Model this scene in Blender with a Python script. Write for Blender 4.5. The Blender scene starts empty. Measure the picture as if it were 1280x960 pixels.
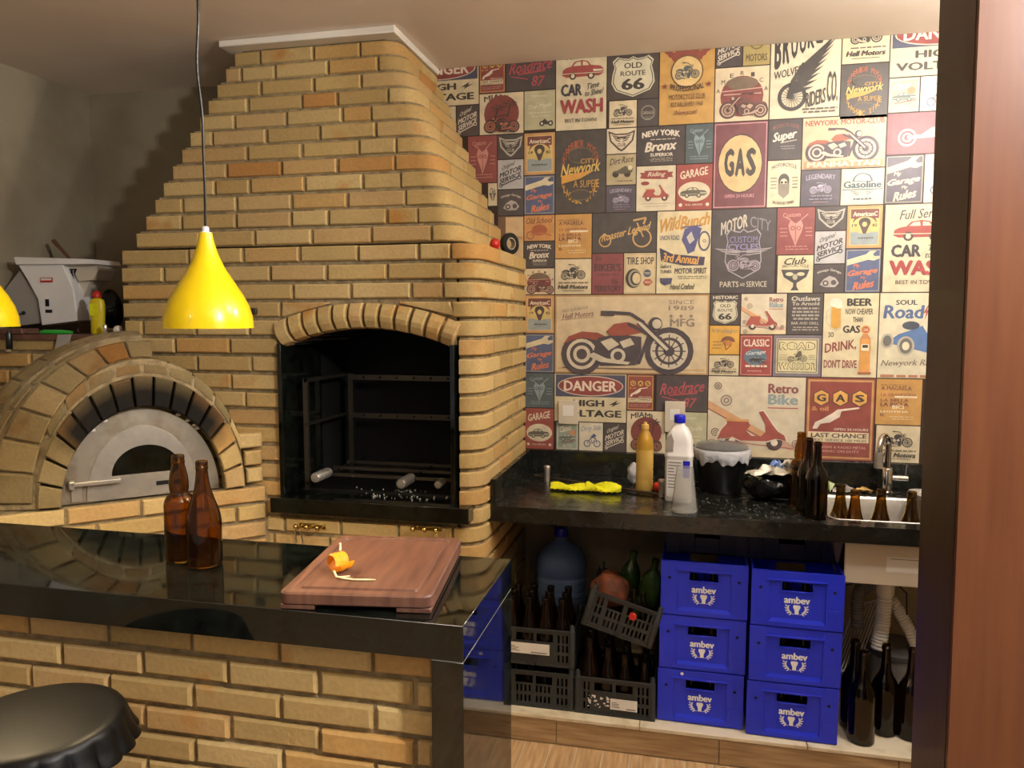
import bpy, bmesh, math, random
from mathutils import Vector, Matrix
random.seed(7)
S = bpy.context.scene
COL = S.collection
PI = math.pi
def R(a): return math.radians(a)

# ------------------------------------------------------------------ camera, world, lights, exposure
CAM = Vector((0, 0, 1.60)); PITCH = R(5.0); YAW = R(12.8); FPX = 955.0
cd = bpy.data.cameras.new('camera'); cam = bpy.data.objects.new('camera', cd); COL.objects.link(cam)
cd.sensor_width = 36; cd.lens = FPX / 1280 * 36; cd.clip_start = 0.05
cam.location = CAM; cam.rotation_euler = (PI/2 - PITCH, 0, YAW)
S.camera = cam
w = bpy.data.worlds.new('world'); S.world = w; w.use_nodes = True
w.node_tree.nodes['Background'].inputs[0].default_value = (1.0, 0.97, 0.95, 1)
w.node_tree.nodes['Background'].inputs[1].default_value = 0.17
S.view_settings.view_transform = 'Standard'; S.view_settings.look = 'None'
S.view_settings.gamma = 1; S.view_settings.exposure = 0.55
WARM = (1.0, 0.76, 0.46)
def lamp(name, kind, loc, power, size=0.1, color=WARM, rot=(0, 0, 0), **kw):
    l = bpy.data.lights.new(name, kind); l.energy = power; l.color = color
    if kind == 'AREA': l.shape = 'DISK'; l.size = size
    else: l.shadow_soft_size = size
    for k, v in kw.items(): setattr(l, k, v)
    o = bpy.data.objects.new(name, l); COL.objects.link(o); o.location = loc; o.rotation_euler = rot
    return o
LAMPS = [(1.12, 2.35, 2.53, 84, (1.0, 0.965, 0.93), 'bare round ceiling bulb above the worktop near the right wall'),
         (0.62, 1.60, 2.50, 43, (1.0, 0.965, 0.93), 'bare round ceiling bulb just behind the wooden door jamb'),
         (1.00, 0.42, 2.35, 235, (1.0, 0.965, 0.92), 'bare round ceiling bulb over the front of the room'),
         (-1.5, -0.9, 2.40, 9, (1.0, 0.965, 0.92), 'added fill bulb under the ceiling at the rear of the room')]  # last one is added fill to lift the ceiling, no lamp known there
for lx, ly, lz, lw, lc, ll in LAMPS: lamp('ceiling_bulb_light', 'POINT', (lx, ly, lz), lw, 0.055, lc)

def at(u, v, ax, val):
    "point seen at photo pixel (u, v) on the real plane ax = val"
    f = Vector((-math.sin(YAW)*math.cos(PITCH), math.cos(YAW)*math.cos(PITCH), -math.sin(PITCH)))
    r = Vector((math.cos(YAW), math.sin(YAW), 0)); up = r.cross(f)
    d = f*FPX + r*(u-640) - up*(v-480); i = 'xyz'.index(ax)
    return CAM + d*((val-CAM[i])/d[i])

# ------------------------------------------------------------------ materials
def lin(c):
    if isinstance(c, str):
        c = tuple(int(c[i:i+2], 16)/255 for i in (0, 2, 4))
    return tuple(x/12.92 if x <= .04045 else ((x+.055)/1.055)**2.4 for x in c)
MATS = {}
def mat(name, col, rough=.5, metal=0, trans=0, ior=1.45, col2=None, nscale=8, ndetail=4, nstretch=(1,1,1), lo=.4, hi=.6,
        bump=0, bscale=60, alpha=1, coat=0, rough2=None, emit=0, spec=.5):
    m = bpy.data.materials.new(name); m.use_nodes = True; MATS[name] = m
    nt = m.node_tree; N = nt.nodes; L = nt.links; p = N['Principled BSDF']
    c = (*lin(col), 1)
    p.inputs['Base Color'].default_value = c; p.inputs['Roughness'].default_value = rough
    p.inputs['Metallic'].default_value = metal; p.inputs['Transmission Weight'].default_value = trans
    p.inputs['IOR'].default_value = ior; p.inputs['Alpha'].default_value = alpha
    p.inputs['Coat Weight'].default_value = coat; p.inputs['Specular IOR Level'].default_value = spec
    if emit: p.inputs['Emission Color'].default_value = c; p.inputs['Emission Strength'].default_value = emit
    if col2 or bump:
        tc = N.new('ShaderNodeTexCoord'); mp = N.new('ShaderNodeMapping'); L.new(tc.outputs['Object'], mp.inputs[0])
        mp.inputs['Scale'].default_value = nstretch
    if col2:
        n = N.new('ShaderNodeTexNoise'); n.inputs['Scale'].default_value = nscale; n.inputs['Detail'].default_value = ndetail
        L.new(mp.outputs[0], n.inputs['Vector'])
        r = N.new('ShaderNodeValToRGB'); r.color_ramp.elements[0].position = lo; r.color_ramp.elements[1].position = hi
        r.color_ramp.elements[0].color = c; r.color_ramp.elements[1].color = (*lin(col2), 1)
        L.new(n.outputs['Fac'], r.inputs[0]); L.new(r.outputs[0], p.inputs['Base Color'])
        if rough2 is not None:
            q = N.new('ShaderNodeMapRange'); q.inputs[1].default_value = lo; q.inputs[2].default_value = hi
            q.inputs[3].default_value = rough; q.inputs[4].default_value = rough2
            L.new(n.outputs['Fac'], q.inputs[0]); L.new(q.outputs[0], p.inputs['Roughness'])
    if bump:
        n2 = N.new('ShaderNodeTexNoise'); n2.inputs['Scale'].default_value = bscale; n2.inputs['Detail'].default_value = 3
        L.new(mp.outputs[0], n2.inputs['Vector'])
        b = N.new('ShaderNodeBump'); b.inputs['Strength'].default_value = bump; b.inputs['Distance'].default_value = .01
        L.new(n2.outputs['Fac'], b.inputs['Height']); L.new(b.outputs[0], p.inputs['Normal'])
    return m
def brick_material(name, stops, stain='B07A3A'):
    m = mat(name, 'C8AC7C', .85, spec=.25); nt = m.node_tree; N = nt.nodes; L = nt.links; p = N['Principled BSDF']
    oi = N.new('ShaderNodeObjectInfo'); r = N.new('ShaderNodeValToRGB'); L.new(oi.outputs['Random'], r.inputs[0])
    els = r.color_ramp.elements
    while len(els) < len(stops): els.new(.5)
    for e, (pos, c) in zip(els, stops): e.position = pos; e.color = (*lin(c), 1)
    geo = N.new('ShaderNodeNewGeometry')
    n1 = N.new('ShaderNodeTexNoise'); n1.inputs['Scale'].default_value = 7; n1.inputs['Detail'].default_value = 2
    L.new(geo.outputs['Position'], n1.inputs['Vector'])
    r1 = N.new('ShaderNodeValToRGB'); r1.color_ramp.elements[0].position = .62; r1.color_ramp.elements[1].position = .80
    L.new(n1.outputs['Fac'], r1.inputs[0])
    mx = N.new('ShaderNodeMixRGB'); L.new(r1.outputs[0], mx.inputs[0]); L.new(r.outputs[0], mx.inputs[1])
    mx.inputs[2].default_value = (*lin(stain), 1)
    n2 = N.new('ShaderNodeTexNoise'); n2.inputs['Scale'].default_value = 90; n2.inputs['Detail'].default_value = 5
    L.new(geo.outputs['Position'], n2.inputs['Vector'])
    mr = N.new('ShaderNodeMapRange'); mr.inputs[3].default_value = .78; mr.inputs[4].default_value = 1.18; L.new(n2.outputs['Fac'], mr.inputs[0])
    mu = N.new('ShaderNodeMixRGB'); mu.blend_type = 'MULTIPLY'; mu.inputs[0].default_value = 1
    L.new(mx.outputs[0], mu.inputs[1]); L.new(mr.outputs[0], mu.inputs[2])
    at_ = N.new('ShaderNodeAttribute'); at_.attribute_name = 'soot'
    mz = N.new('ShaderNodeMixRGB'); mz.inputs[2].default_value = (*lin('1C1813'), 1)
    L.new(at_.outputs['Fac'], mz.inputs[0]); L.new(mu.outputs[0], mz.inputs[1]); L.new(mz.outputs[0], p.inputs['Base Color'])
    b = N.new('ShaderNodeBump'); b.inputs['Strength'].default_value = .25; b.inputs['Distance'].default_value = .006
    L.new(n2.outputs['Fac'], b.inputs['Height']); L.new(b.outputs[0], p.inputs['Normal'])
    return m
SAND = [(0, 'BCA068'), (.3, 'AE925E'), (.55, 'C4AA74'), (.8, 'B49464'), (.95, 'BE985C'), (1, 'B07E46')]
brick_material('sandy_brick', SAND)
brick_material('smoky_brick', [(0, '8E7C56'), (.3, '7E6C48'), (.6, '9A865E'), (.85, '86663C'), (1, '8A5A28')], '7A5228')
mat('mortar', '9C8A68', .95, col2='807054', nscale=30, bump=.4, bscale=160, spec=.2)
def granite(name, rough, rough2, base='060705'):
    m = mat(name, base, rough, ior=1.65, col2='161A15', nscale=22, lo=.35, hi=.7, rough2=rough2)
    nt = m.node_tree; N = nt.nodes; L = nt.links; p = N['Principled BSDF']
    tc = N.new('ShaderNodeTexCoord'); v = N.new('ShaderNodeTexVoronoi'); v.inputs['Scale'].default_value = 170
    L.new(tc.outputs['Object'], v.inputs['Vector'])
    r = N.new('ShaderNodeValToRGB'); r.color_ramp.elements[0].position = .06; r.color_ramp.elements[1].position = .12
    r.color_ramp.elements[0].color = (*lin('5A6058'), 1); r.color_ramp.elements[1].color = (0, 0, 0, 1)
    L.new(v.outputs['Distance'], r.inputs[0])
    a = N.new('ShaderNodeMixRGB'); a.blend_type = 'ADD'; a.inputs[0].default_value = .45
    src = p.inputs['Base Color'].links[0].from_socket
    L.new(src, a.inputs[1]); L.new(r.outputs[0], a.inputs[2]); L.new(a.outputs[0], p.inputs['Base Color'])
    return m
granite('black_granite', .025, .07)
granite('worn_granite', .13, .36, '1C1A16')
mat('joint_filler', '7C7C74', .5)
mat('ceiling_paint', 'F0E4D8', .9, col2='EADDCF', nscale=2, spec=.2)
mat('wall_plaster', '9A8F78', .92, col2='8C806A', nscale=3, bump=.15, bscale=25, spec=.2)
mat('cream_plaster', 'B3A384', .9, col2='A39272', nscale=5, spec=.2)
mat('white_trim', 'E6DFD2', .5)
mat('wallpaper_base', '3A2A22', .6)
mat('cream_tile', 'DACDB2', .45, col2='B9A682', nscale=14, lo=.5, hi=.75)
mat('wood_tile', 'BA9E78', .5, col2='8C6E4C', nscale=6, ndetail=8, nstretch=(1, 12, 12), lo=.3, hi=.7)
mat('wood_tile_floor', 'CCAA80', .45, col2='9C7A52', nscale=6, ndetail=8, nstretch=(12, 1, 12), lo=.3, hi=.7)
mat('grout', 'C9BCA0', .8)
mat('dark_wood', '3A2412', .45, col2='2B190C', nscale=4, ndetail=6, nstretch=(14, 14, 1), lo=.3, hi=.7, coat=.1)
mat('red_wood', '5F361C', .38, col2='522C15', nscale=4, ndetail=6, nstretch=(14, 14, 1), lo=.3, hi=.7, coat=.2)
mat('black_steel', '0B0B0A', .45, bump=.1, bscale=30)
mat('soot_black', '040404', .8)
mat('dark_steel', '5E574C', .4, metal=.9)
mat('chrome', 'E8E6E2', .12, metal=1)
mat('satin_steel', 'C9C2B6', .30, metal=.75, col2='A39C90', nscale=12, lo=.35, hi=.7, rough2=.42)
mat('stained_steel', 'BDB4A4', .3, metal=.75, col2='6E5C42', nscale=9, lo=.45, hi=.75, rough2=.5)
mat('brass', 'C9AC68', .25, metal=1)
mat('yellow_enamel', 'EBC800', .28, coat=.4)
mat('shade_inside', 'F2EEE0', .5)
mat('bulb_glow', 'FFE2A8', emit=14)
mat('downlight_glow', 'FFE2B0', emit=10)
mat('black_cable', '0C0B0A', .3, coat=.3)
mat('white_plastic', 'E9E6E2', .35)
mat('grey_plastic', '9C968E', .5)
mat('beige_plastic', 'CFC4B0', .5)
mat('dark_grey_plastic', '55524C', .5)
mat('amber_glass', 'B48A34', .04, trans=1, ior=1.45)
mat('dark_amber_glass', '6A4A1C', .05, trans=1, ior=1.45)
mat('green_amber_glass', '9A7A1C', .05, trans=1, ior=1.45)
mat('blue_water_plastic', 'A9C4EE', .12, trans=.75, ior=1.25)
mat('clear_plastic', 'F4F4F0', .18, trans=.85, ior=1.2)
mat('green_plastic', '3A5A28', .15, trans=.6, ior=1.3)
mat('gold_liquid', 'C89A3A', .3, trans=.25, ior=1.3)
mat('gold_band', 'DDB760', .4)
mat('black_plastic', '131312', .28)
mat('crate_black', '2E3030', .5)
mat('stool_black', '050505', .42, spec=.28)
mat('blue_crate', '2233D2', .32)
mat('shaded_blue_crate', '060A34', .45)  # crate blue darkened: the worktop's shade is put into the colour
mat('blue_cap', '1A1FC0', .3)
mat('print_white', 'F2F2EE', .5)
mat('red_plastic', 'C22A1E', .35)
mat('red_sack', '8A4A2C', .6, col2='5A2E1C', nscale=20, bump=.5, bscale=60)
mat('yellow_cloth', 'E8E416', .8, bump=.4, bscale=60)
mat('yellow_label', 'D8C21A', .4)
mat('green_handle', '2FA53A', .35)
mat('paper', 'E6E0D0', .7, col2='CFC6B0', nscale=10)
mat('blue_paper', '7F9BD8', .6)
mat('green_paper', 'C9D29A', .6)
mat('bag_film', 'E4E6EA', .25, trans=.35, bump=.6, bscale=35)
mat('orange_peel', 'F59A12', .45, bump=.3, bscale=220)
mat('peel_pith', 'F4E3B4', .6)
mat('board_wood', '54352A', .45, col2='74503E', nscale=5, ndetail=8, nstretch=(9, 1, 1), lo=.3, hi=.72)
mat('label_white', 'E4E0D8', .5)
mat('label_ink', '77736B', .6)
mat('dark_bag', '0A0A0B', .22, bump=.8, bscale=28)
mat('white_hose', 'D9D2C4', .5)
mat('grey_hose', '8E887C', .5)
mat('ash', 'D8D4C8', .9)

# printed paper: colour comes from the print itself (per-face ink colours)
def print_material():
    m = mat('printed_paper', 'FFFFFF', .42, spec=.45); nt = m.node_tree; N = nt.nodes; L = nt.links; p = N['Principled BSDF']
    a = N.new('ShaderNodeAttribute'); a.attribute_name = 'ink'
    geo = N.new('ShaderNodeNewGeometry')
    n = N.new('ShaderNodeTexNoise'); n.inputs['Scale'].default_value = 22; n.inputs['Detail'].default_value = 6
    L.new(geo.outputs['Position'], n.inputs['Vector'])
    mr = N.new('ShaderNodeMapRange'); mr.inputs[1].default_value = .3; mr.inputs[2].default_value = .7
    mr.inputs[3].default_value = .84; mr.inputs[4].default_value = 1.06; L.new(n.outputs['Fac'], mr.inputs[0])
    mu = N.new('ShaderNodeMixRGB'); mu.blend_type = 'MULTIPLY'; mu.inputs[0].default_value = 1
    L.new(a.outputs['Color'], mu.inputs[1]); L.new(mr.outputs[0], mu.inputs[2]); L.new(mu.outputs[0], p.inputs['Base Color'])
    w = N.new('ShaderNodeTexWave'); w.inputs['Scale'].default_value = 9; w.inputs['Distortion'].default_value = 1.5
    L.new(geo.outputs['Position'], w.inputs['Vector'])
    b = N.new('ShaderNodeBump'); b.inputs['Strength'].default_value = .06; b.inputs['Distance'].default_value = .004
    L.new(w.outputs['Fac'], b.inputs['Height']); L.new(b.outputs[0], p.inputs['Normal'])
print_material()

# ------------------------------------------------------------------ mesh helpers
class B:
    def __init__(s): s.v = []; s.f = []
    def add(s, vs, fs, M=None):
        o = len(s.v); s.v += [(M @ Vector(v)) if M else Vector(v) for v in vs]; s.f += [tuple(i+o for i in f) for f in fs]; return s
    def box(s, x0, y0, z0, x1, y1, z1, M=None):
        return s.add([(x0,y0,z0),(x1,y0,z0),(x1,y1,z0),(x0,y1,z0),(x0,y0,z1),(x1,y0,z1),(x1,y1,z1),(x0,y1,z1)],
            [(0,3,2,1),(4,5,6,7),(0,1,5,4),(1,2,6,5),(2,3,7,6),(3,0,4,7)], M)
    def lathe(s, prof, n=24, M=None, mod=None, caps=True):
        vs = []; fs = []
        for j, (r, z) in enumerate(prof):
            for i in range(n):
                a = 2*PI*i/n; rr = r*(mod(a, j) if mod else 1); vs.append((rr*math.cos(a), rr*math.sin(a), z))
        for j in range(len(prof)-1):
            for i in range(n):
                k = (i+1) % n; fs.append((j*n+i, j*n+k, (j+1)*n+k, (j+1)*n+i))
        if caps:
            if prof[0][0] > 1e-4: fs.append(tuple(reversed(range(n))))
            if prof[-1][0] > 1e-4: fs.append(tuple((len(prof)-1)*n+i for i in range(n)))
        return s.add(vs, fs, M)
    def tube(s, pts, r, n=8, caps=True, M=None):
        pts = [Vector(p) for p in pts]; rs = r if isinstance(r, (list, tuple)) else [r]*len(pts)
        vs = []; fs = []; T = (pts[1]-pts[0]).normalized()
        U = T.orthogonal().normalized()
        for j, p in enumerate(pts):
            t = (pts[min(j+1, len(pts)-1)]-pts[max(j-1, 0)]).normalized()
            U = (U - t*U.dot(t)).normalized(); V = t.cross(U)
            for i in range(n):
                a = 2*PI*i/n; vs.append(p + (U*math.cos(a)+V*math.sin(a))*rs[j])
        for j in range(len(pts)-1):
            for i in range(n):
                k = (i+1) % n; fs.append((j*n+i, j*n+k, (j+1)*n+k, (j+1)*n+i))
        if caps: fs.append(tuple(reversed(range(n)))); fs.append(tuple((len(pts)-1)*n+i for i in range(n)))
        return s.add(vs, fs, M)
    def prism(s, pts, y0, y1, M=None):
        "polygon in x,z extruded from y0 (front) to y1"
        n = len(pts)
        vs = [(x, y0, z) for x, z in pts]+[(x, y1, z) for x, z in pts]
        fs = [tuple(range(n)), tuple(reversed(range(n, 2*n)))]+[(i, i+n, (i+1) % n+n, (i+1) % n) for i in range(n)]
        return s.add(vs, fs, M)
    def slab(s, pts, z0, z1, M=None):
        "polygon in x,y extruded from z0 to z1"
        n = len(pts)
        vs = [(x, y, z0) for x, y in pts]+[(x, y, z1) for x, y in pts]
        fs = [tuple(reversed(range(n))), tuple(range(n, 2*n))]+[(i, (i+1) % n, (i+1) % n+n, i+n) for i in range(n)]
        return s.add(vs, fs, M)
    def ball(s, c, r, n=12, sc=(1,1,1)):
        pr = [(max(1e-5, r*math.sin(PI*j/(n//2+2))), -r*math.cos(PI*j/(n//2+2))) for j in range(n//2+3)]
        return s.lathe(pr, n, Matrix.Translation(c) @ Matrix.Diagonal((*sc, 1)), caps=False)
    def mesh(s, name, m, smooth=False, weld=False):
        me = bpy.data.meshes.new(name); me.from_pydata([tuple(v) for v in s.v], [], s.f)
        bm = bmesh.new(); bm.from_mesh(me)
        if weld: bmesh.ops.remove_doubles(bm, verts=bm.verts, dist=1e-5)
        bmesh.ops.recalc_face_normals(bm, faces=bm.faces)
        bm.to_mesh(me); bm.free()
        me.materials.append(MATS[m] if isinstance(m, str) else m)
        if smooth:
            me.polygons.foreach_set('use_smooth', [True]*len(me.polygons))
            try: me.set_sharp_from_angle(angle=R(40))
            except Exception: pass
        return me
def link(name, me, parent=None, loc=None):
    o = bpy.data.objects.new(name, me); COL.objects.link(o)
    if parent: o.parent = parent
    if loc is not None: o.location = loc
    return o
def obj(name, b, m, parent=None, loc=None, smooth=False, bevel=0, seg=2):
    o = link(name, b.mesh(name, m, smooth or bevel > 0), parent, loc)
    if bevel:
        md = o.modifiers.new('bevel', 'BEVEL'); md.width = bevel; md.segments = seg; md.limit_method = 'ANGLE'; md.angle_limit = R(40)
    return o
def tag(o, label, cat, group=None, kind=None):
    if label: o['label'] = label
    if cat: o['category'] = cat
    if group: o['group'] = group
    if kind: o['kind'] = kind
    return o
def thing(name, label, cat, loc=(0,0,0), rz=0, group=None):
    o = bpy.data.objects.new(name, None); COL.objects.link(o); o.location = loc; o.rotation_euler = (0, 0, rz)
    o.empty_display_size = .05
    return tag(o, label, cat, group)
def struct(name, b, m, **k):
    o = obj(name, b, m, **k); o['kind'] = 'structure'; return o
def dup(root, loc=None, rz=None, label=None, group=None, rot=None):
    r = root.copy(); COL.objects.link(r)
    if loc is not None: r.location = loc
    if rz is not None: r.rotation_euler = (0, 0, rz)
    if rot is not None: r.rotation_euler = rot
    if label: r['label'] = label
    if group: r['group'] = group
    for ch in list(root.children):
        c = ch.copy(); COL.objects.link(c); c.parent = r
        for g in list(ch.children):
            d = g.copy(); COL.objects.link(d); d.parent = c
    return r
def grid_wall(b, w, h, t, holes, M=None, x0=0, z0=0):
    "upright panel x0..x0+w, z0..z0+h, thickness t (y 0..t) with rectangular holes"
    xs = sorted({x0, x0+w} | {a for q in holes for a in (q[0], q[2])}); zs = sorted({z0, z0+h} | {a for q in holes for a in (q[1], q[3])})
    for i in range(len(xs)-1):
        run = None
        for j in range(len(zs)-1):
            cx = (xs[i]+xs[i+1])/2; cz = (zs[j]+zs[j+1])/2
            if any(q[0] < cx < q[2] and q[1] < cz < q[3] for q in holes):
                if run is not None: b.box(xs[i], 0, run, xs[i+1], t, zs[j], M); run = None
            elif run is None: run = zs[j]
        if run is not None: b.box(xs[i], 0, run, xs[i+1], t, zs[-1], M)
    return b

# ---- flat text outlines
TXT = {}
def text_mesh(s, shear=0, bold=0.0, res=2):
    k = (s, shear, bold)
    if k in TXT: return TXT[k]
    cu = bpy.data.curves.new('t', 'FONT'); cu.body = s; cu.resolution_u = res; cu.shear = shear; cu.fill_mode = 'FRONT'
    o = bpy.data.objects.new('t', cu); me = o.to_mesh()
    vs = [(v.co.x, v.co.y) for v in me.vertices]; fs = [tuple(p.vertices) for p in me.polygons]
    o.to_mesh_clear(); bpy.data.objects.remove(o); bpy.data.curves.remove(cu)
    if vs:
        if bold > .005:                     # heavier strokes: the outline struck again a little to each side
            n = len(vs); v0, f0 = vs[:], fs[:]; dep = [0]*n
            for i, (dx, dy) in enumerate(((-1, 0), (1, 0), (0, .6), (0, -.6))):
                vs += [(x+dx*bold*.9, y+dy*bold*.9) for x, y in v0]; fs += [tuple(q+(i+1)*n for q in f) for f in f0]; dep += [i+1]*n
        else: dep = [0]*len(vs)
        x0 = min(v[0] for v in vs); x1 = max(v[0] for v in vs); y0 = min(v[1] for v in vs); y1 = max(v[1] for v in vs)
        vs = [((x-x0)/max(1e-6, x1-x0), (y-y0)/max(1e-6, y1-y0), e*2e-5) for (x, y), e in zip(vs, dep)]
    TXT[k] = (vs, fs); return TXT[k]

# ---- brick: box face to -y at y=0, chamfered front edges; corners may slant
def brick_b(xlb, xrb, xlt, xrt, h, d=.05, c=.005):
    b = B()
    zb, zt = -h/2, h/2
    vs = [(xlb, d, zb), (xrb, d, zb), (xrt, d, zt), (xlt, d, zt), (xlb, c, zb), (xrb, c, zb), (xrt, c, zt), (xlt, c, zt),
          (xlb+c, 0, zb+c), (xrb-c, 0, zb+c), (xrt-c, 0, zt-c), (xlt+c, 0, zt-c)]
    fs = [(8,9,10,11), (4,5,9,8), (5,6,10,9), (6,7,11,10), (7,4,8,11), (0,1,5,4), (1,2,6,5), (2,3,7,6), (3,0,4,7), (3,2,1,0)]
    return b.add(vs, fs)
BR = {}
def brick_mesh(L, h=.054, d=.05):
    k = (round(L*200)/200, h, d)
    if k not in BR: BR[k] = brick_b(-k[0]/2, k[0]/2, -k[0]/2, k[0]/2, h, d).mesh('brick', 'sandy_brick')
    return BR[k]
def place_brick(parent, x, y, z, L, rz=0, h=.054, proud=.004, me=None):
    o = link('brick', me or brick_mesh(L, h), parent)
    j = random.uniform(-proud*.5, proud)
    o.location = (x+math.sin(rz)*j, y-math.cos(rz)*j, z+random.uniform(-.0012, .0012)); o.rotation_euler = (random.uniform(-.008, .008), random.uniform(-.005, .005), rz+random.uniform(-.008, .008))
    return o

# ------------------------------------------------------------------ the setting
CEIL = 2.706; WX = -2.94; YW = 3.37; RX = 1.30
struct('ceiling', B().box(WX-.1, -1.6, CEIL, RX+.1, YW+.1, CEIL+.1), 'ceiling_paint')
struct('wall_left', B().box(WX-.1, -1.6, 0, WX, YW+.1, CEIL), 'wall_plaster')
back = struct('wall_back', B().box(WX, YW, 0, RX, YW+.1, CEIL), 'wall_plaster')
struct('wall_right', B().box(RX, 1.29, 0, RX+.1, YW+.1, CEIL), 'cream_plaster')
obj('painted_dado', B().box(-.72, YW-.004, 0, RX, YW, .9), 'cream_plaster', back)
obj('wallpaper', B().box(-1.30, YW-.003, 1.0, RX, YW, CEIL), 'wallpaper_base', back)
# floor with wood-look planks near the plinth
floor = struct('floor', B().box(WX, -1.6, -.06, RX, YW, -.004), 'grout')
x = -.66; k = 0
while x < 1.0:
    for y0, y1 in ((2.712-1.25-(k % 3)*.35, 2.712), (.5, 2.706-1.25-(k % 3)*.35)):
        if k % 1 == 0:
            pb = B().box(x+.002, y0+.002, -.02, x+.095, y1-.002, 0); obj('plank', pb, 'wood_tile_floor', floor)
    x += .098; k += 1
obj('plank_field', B().box(WX, -1.6, -.02, -.668, YW-.8, -.001), 'wood_tile_floor', floor)
obj('plank_field', B().box(x+.002, -1.6, -.02, RX, 2.70, -.001), 'wood_tile_floor', floor)
obj('plank_field', B().box(-.664, -1.6, -.02, x, .497, -.001), 'wood_tile_floor', floor)
# plinth under the worktop
pl = struct('trim_1', B().box(-.72, 2.722, 0, RX, YW-.004, .094), 'grout')
for a, b in ((-.72, -.447), (-.444, .143), (.146, .735), (.738, RX)):
    obj('tile', B().box(a, 2.712, .002, b, 2.722, .094), 'wood_tile', pl)
for a, b in ((-.72, -.14), (-.137, .44), (.443, RX)):
    obj('top_tile', B().box(a, 2.708, .095, b, YW-.006, .109), 'cream_tile', pl, bevel=.002)
# ceiling trim around the hood
b = B().box(-1.85, 2.83, CEIL-.028, -1.10, 2.90, CEIL-.001); b.box(-1.17, 2.90, CEIL-.028, -1.10, YW-.001, CEIL-.001); b.box(-1.85, 2.90, CEIL-.028, -1.79, YW-.001, CEIL-.001)
struct('trim_2', b, 'white_trim', bevel=.004)
struct('trim_3', B().box(.60, 2.66, CEIL-.012, .74, 2.80, CEIL-.001), 'white_trim')
# wooden door jamb and leaf on the right, close to the camera
JX = .362; JT = 1.133; JB = 1.290
sh = lambda z: (1.6-z)*.0085
def jamb(x0, x1, y0, y1):
    z0, z1 = 0, CEIL-.002
    return B().add([(x0+sh(z0), y0, z0), (x1, y0, z0), (x1, y1, z0), (x0+sh(z0), y1, z0), (x0+sh(z1), y0, z1), (x1, y0, z1), (x1, y1, z1), (x0+sh(z1), y1, z1)],
                   [(0,3,2,1),(4,5,6,7),(0,1,5,4),(1,2,6,5),(2,3,7,6),(3,0,4,7)])
dj = struct('door_1', jamb(JX, 1.30, JT+.004, JB), 'dark_wood')
obj('door_panel', jamb(JX+.001, 1.29, JT-.006, JT+.004), 'red_wood', dj)

# unseen ceiling lamps, hung as bare bulbs to graze the ceiling; rear one added
for lx, ly, lz, lw, lc, ll in LAMPS:
    t = thing('ceiling_light', ll, 'light', (lx, ly, CEIL-.001)); dz = lz-CEIL
    obj('holder', B().lathe([(.05, 0), (.05, -.012), (.02, -.018), (.018, dz+.075), (.001, dz+.075)], 24, caps=False), 'white_plastic', t, smooth=True)
    b = B(); b.ball((0, 0, dz), .038, 16); b.lathe([(.014, dz+.03), (.014, dz+.08)], 14); obj('bulb', b, 'downlight_glow', t, smooth=True)

# ------------------------------------------------------------------ brick barbecue
CH = .068; ZC0 = .811                      # course height and the centre height of course 0
FY = 2.60; XL = -2.15; XR = -.70; KH = 16  # front plane, sides, first hood course
bbq = thing('brick_barbecue', 'large sandy brick barbecue with arched black firebox and tapering hood up to the ceiling', 'barbecue', (-1.42, 2.98, 0))
bbq_inv = Matrix.Translation((1.42, -2.98, 0))
def bo(name, b, m, par=bbq, **k):
    for i, v in enumerate(b.v): b.v[i] = bbq_inv @ v
    return obj(name, b, m, par, **k)
def prof(z):
    "front y, left x, right x of the hood at height z"
    t = max(0, (z-1.80)/.90)
    if z < 1.862: return FY, XL-.005, XR
    return FY+.31*t, XL+.35*t, XR-.045-.385*t
m_in = .012
def rounded(xl, y, xr, yb, r=.085, inset=0, n=8):
    pts = [(xl+inset, yb), (xl+inset, y+inset)]
    cx, cy = xr-r, y+r
    for i in range(n+1):
        a = -PI/2 + PI/2*i/n; pts.append((cx+(r-inset)*math.cos(a), cy+(r-inset)*math.sin(a)))
    pts.append((xr-inset, yb)); return pts
body = B(); YB = YW-.002
ARC_Z = .721; RI = .837; RO = .930; AX = -1.14
body.slab(rounded(-.795, FY, XR, YB, inset=m_in), 0, 1.857)
body.box(XL+m_in, FY+m_in, 0, -1.485, YB, 1.857)
body.box(-1.485, FY+m_in, 0, -.795, YB, .868)
body.box(-1.485, 3.16, .868, -.795, YB, 1.857)
n = 24
for i in range(n):
    a = -1.485+.69*i/n; c = -1.485+.69*(i+1)/n; xm = (a+c)/2-AX
    zz = ARC_Z+math.sqrt((RI+.004)**2-xm*xm)
    body.box(a, FY+m_in, zz, c, 3.16, 1.857)
K1 = 28
z0, z1 = 1.857, CEIL-.03
nl = K1-KH
for k in range(KH, K1):
    zb = ZC0+CH*k-CH/2+.003; zt = zb+CH
    zt = min(zt, CEIL-.003)
    y, xl, xr = prof(ZC0+CH*k)
    body.slab(rounded(xl, y, xr, YB, r=.08, inset=m_in), zb, zt)
bo('mortar_body', body, 'mortar')

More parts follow.
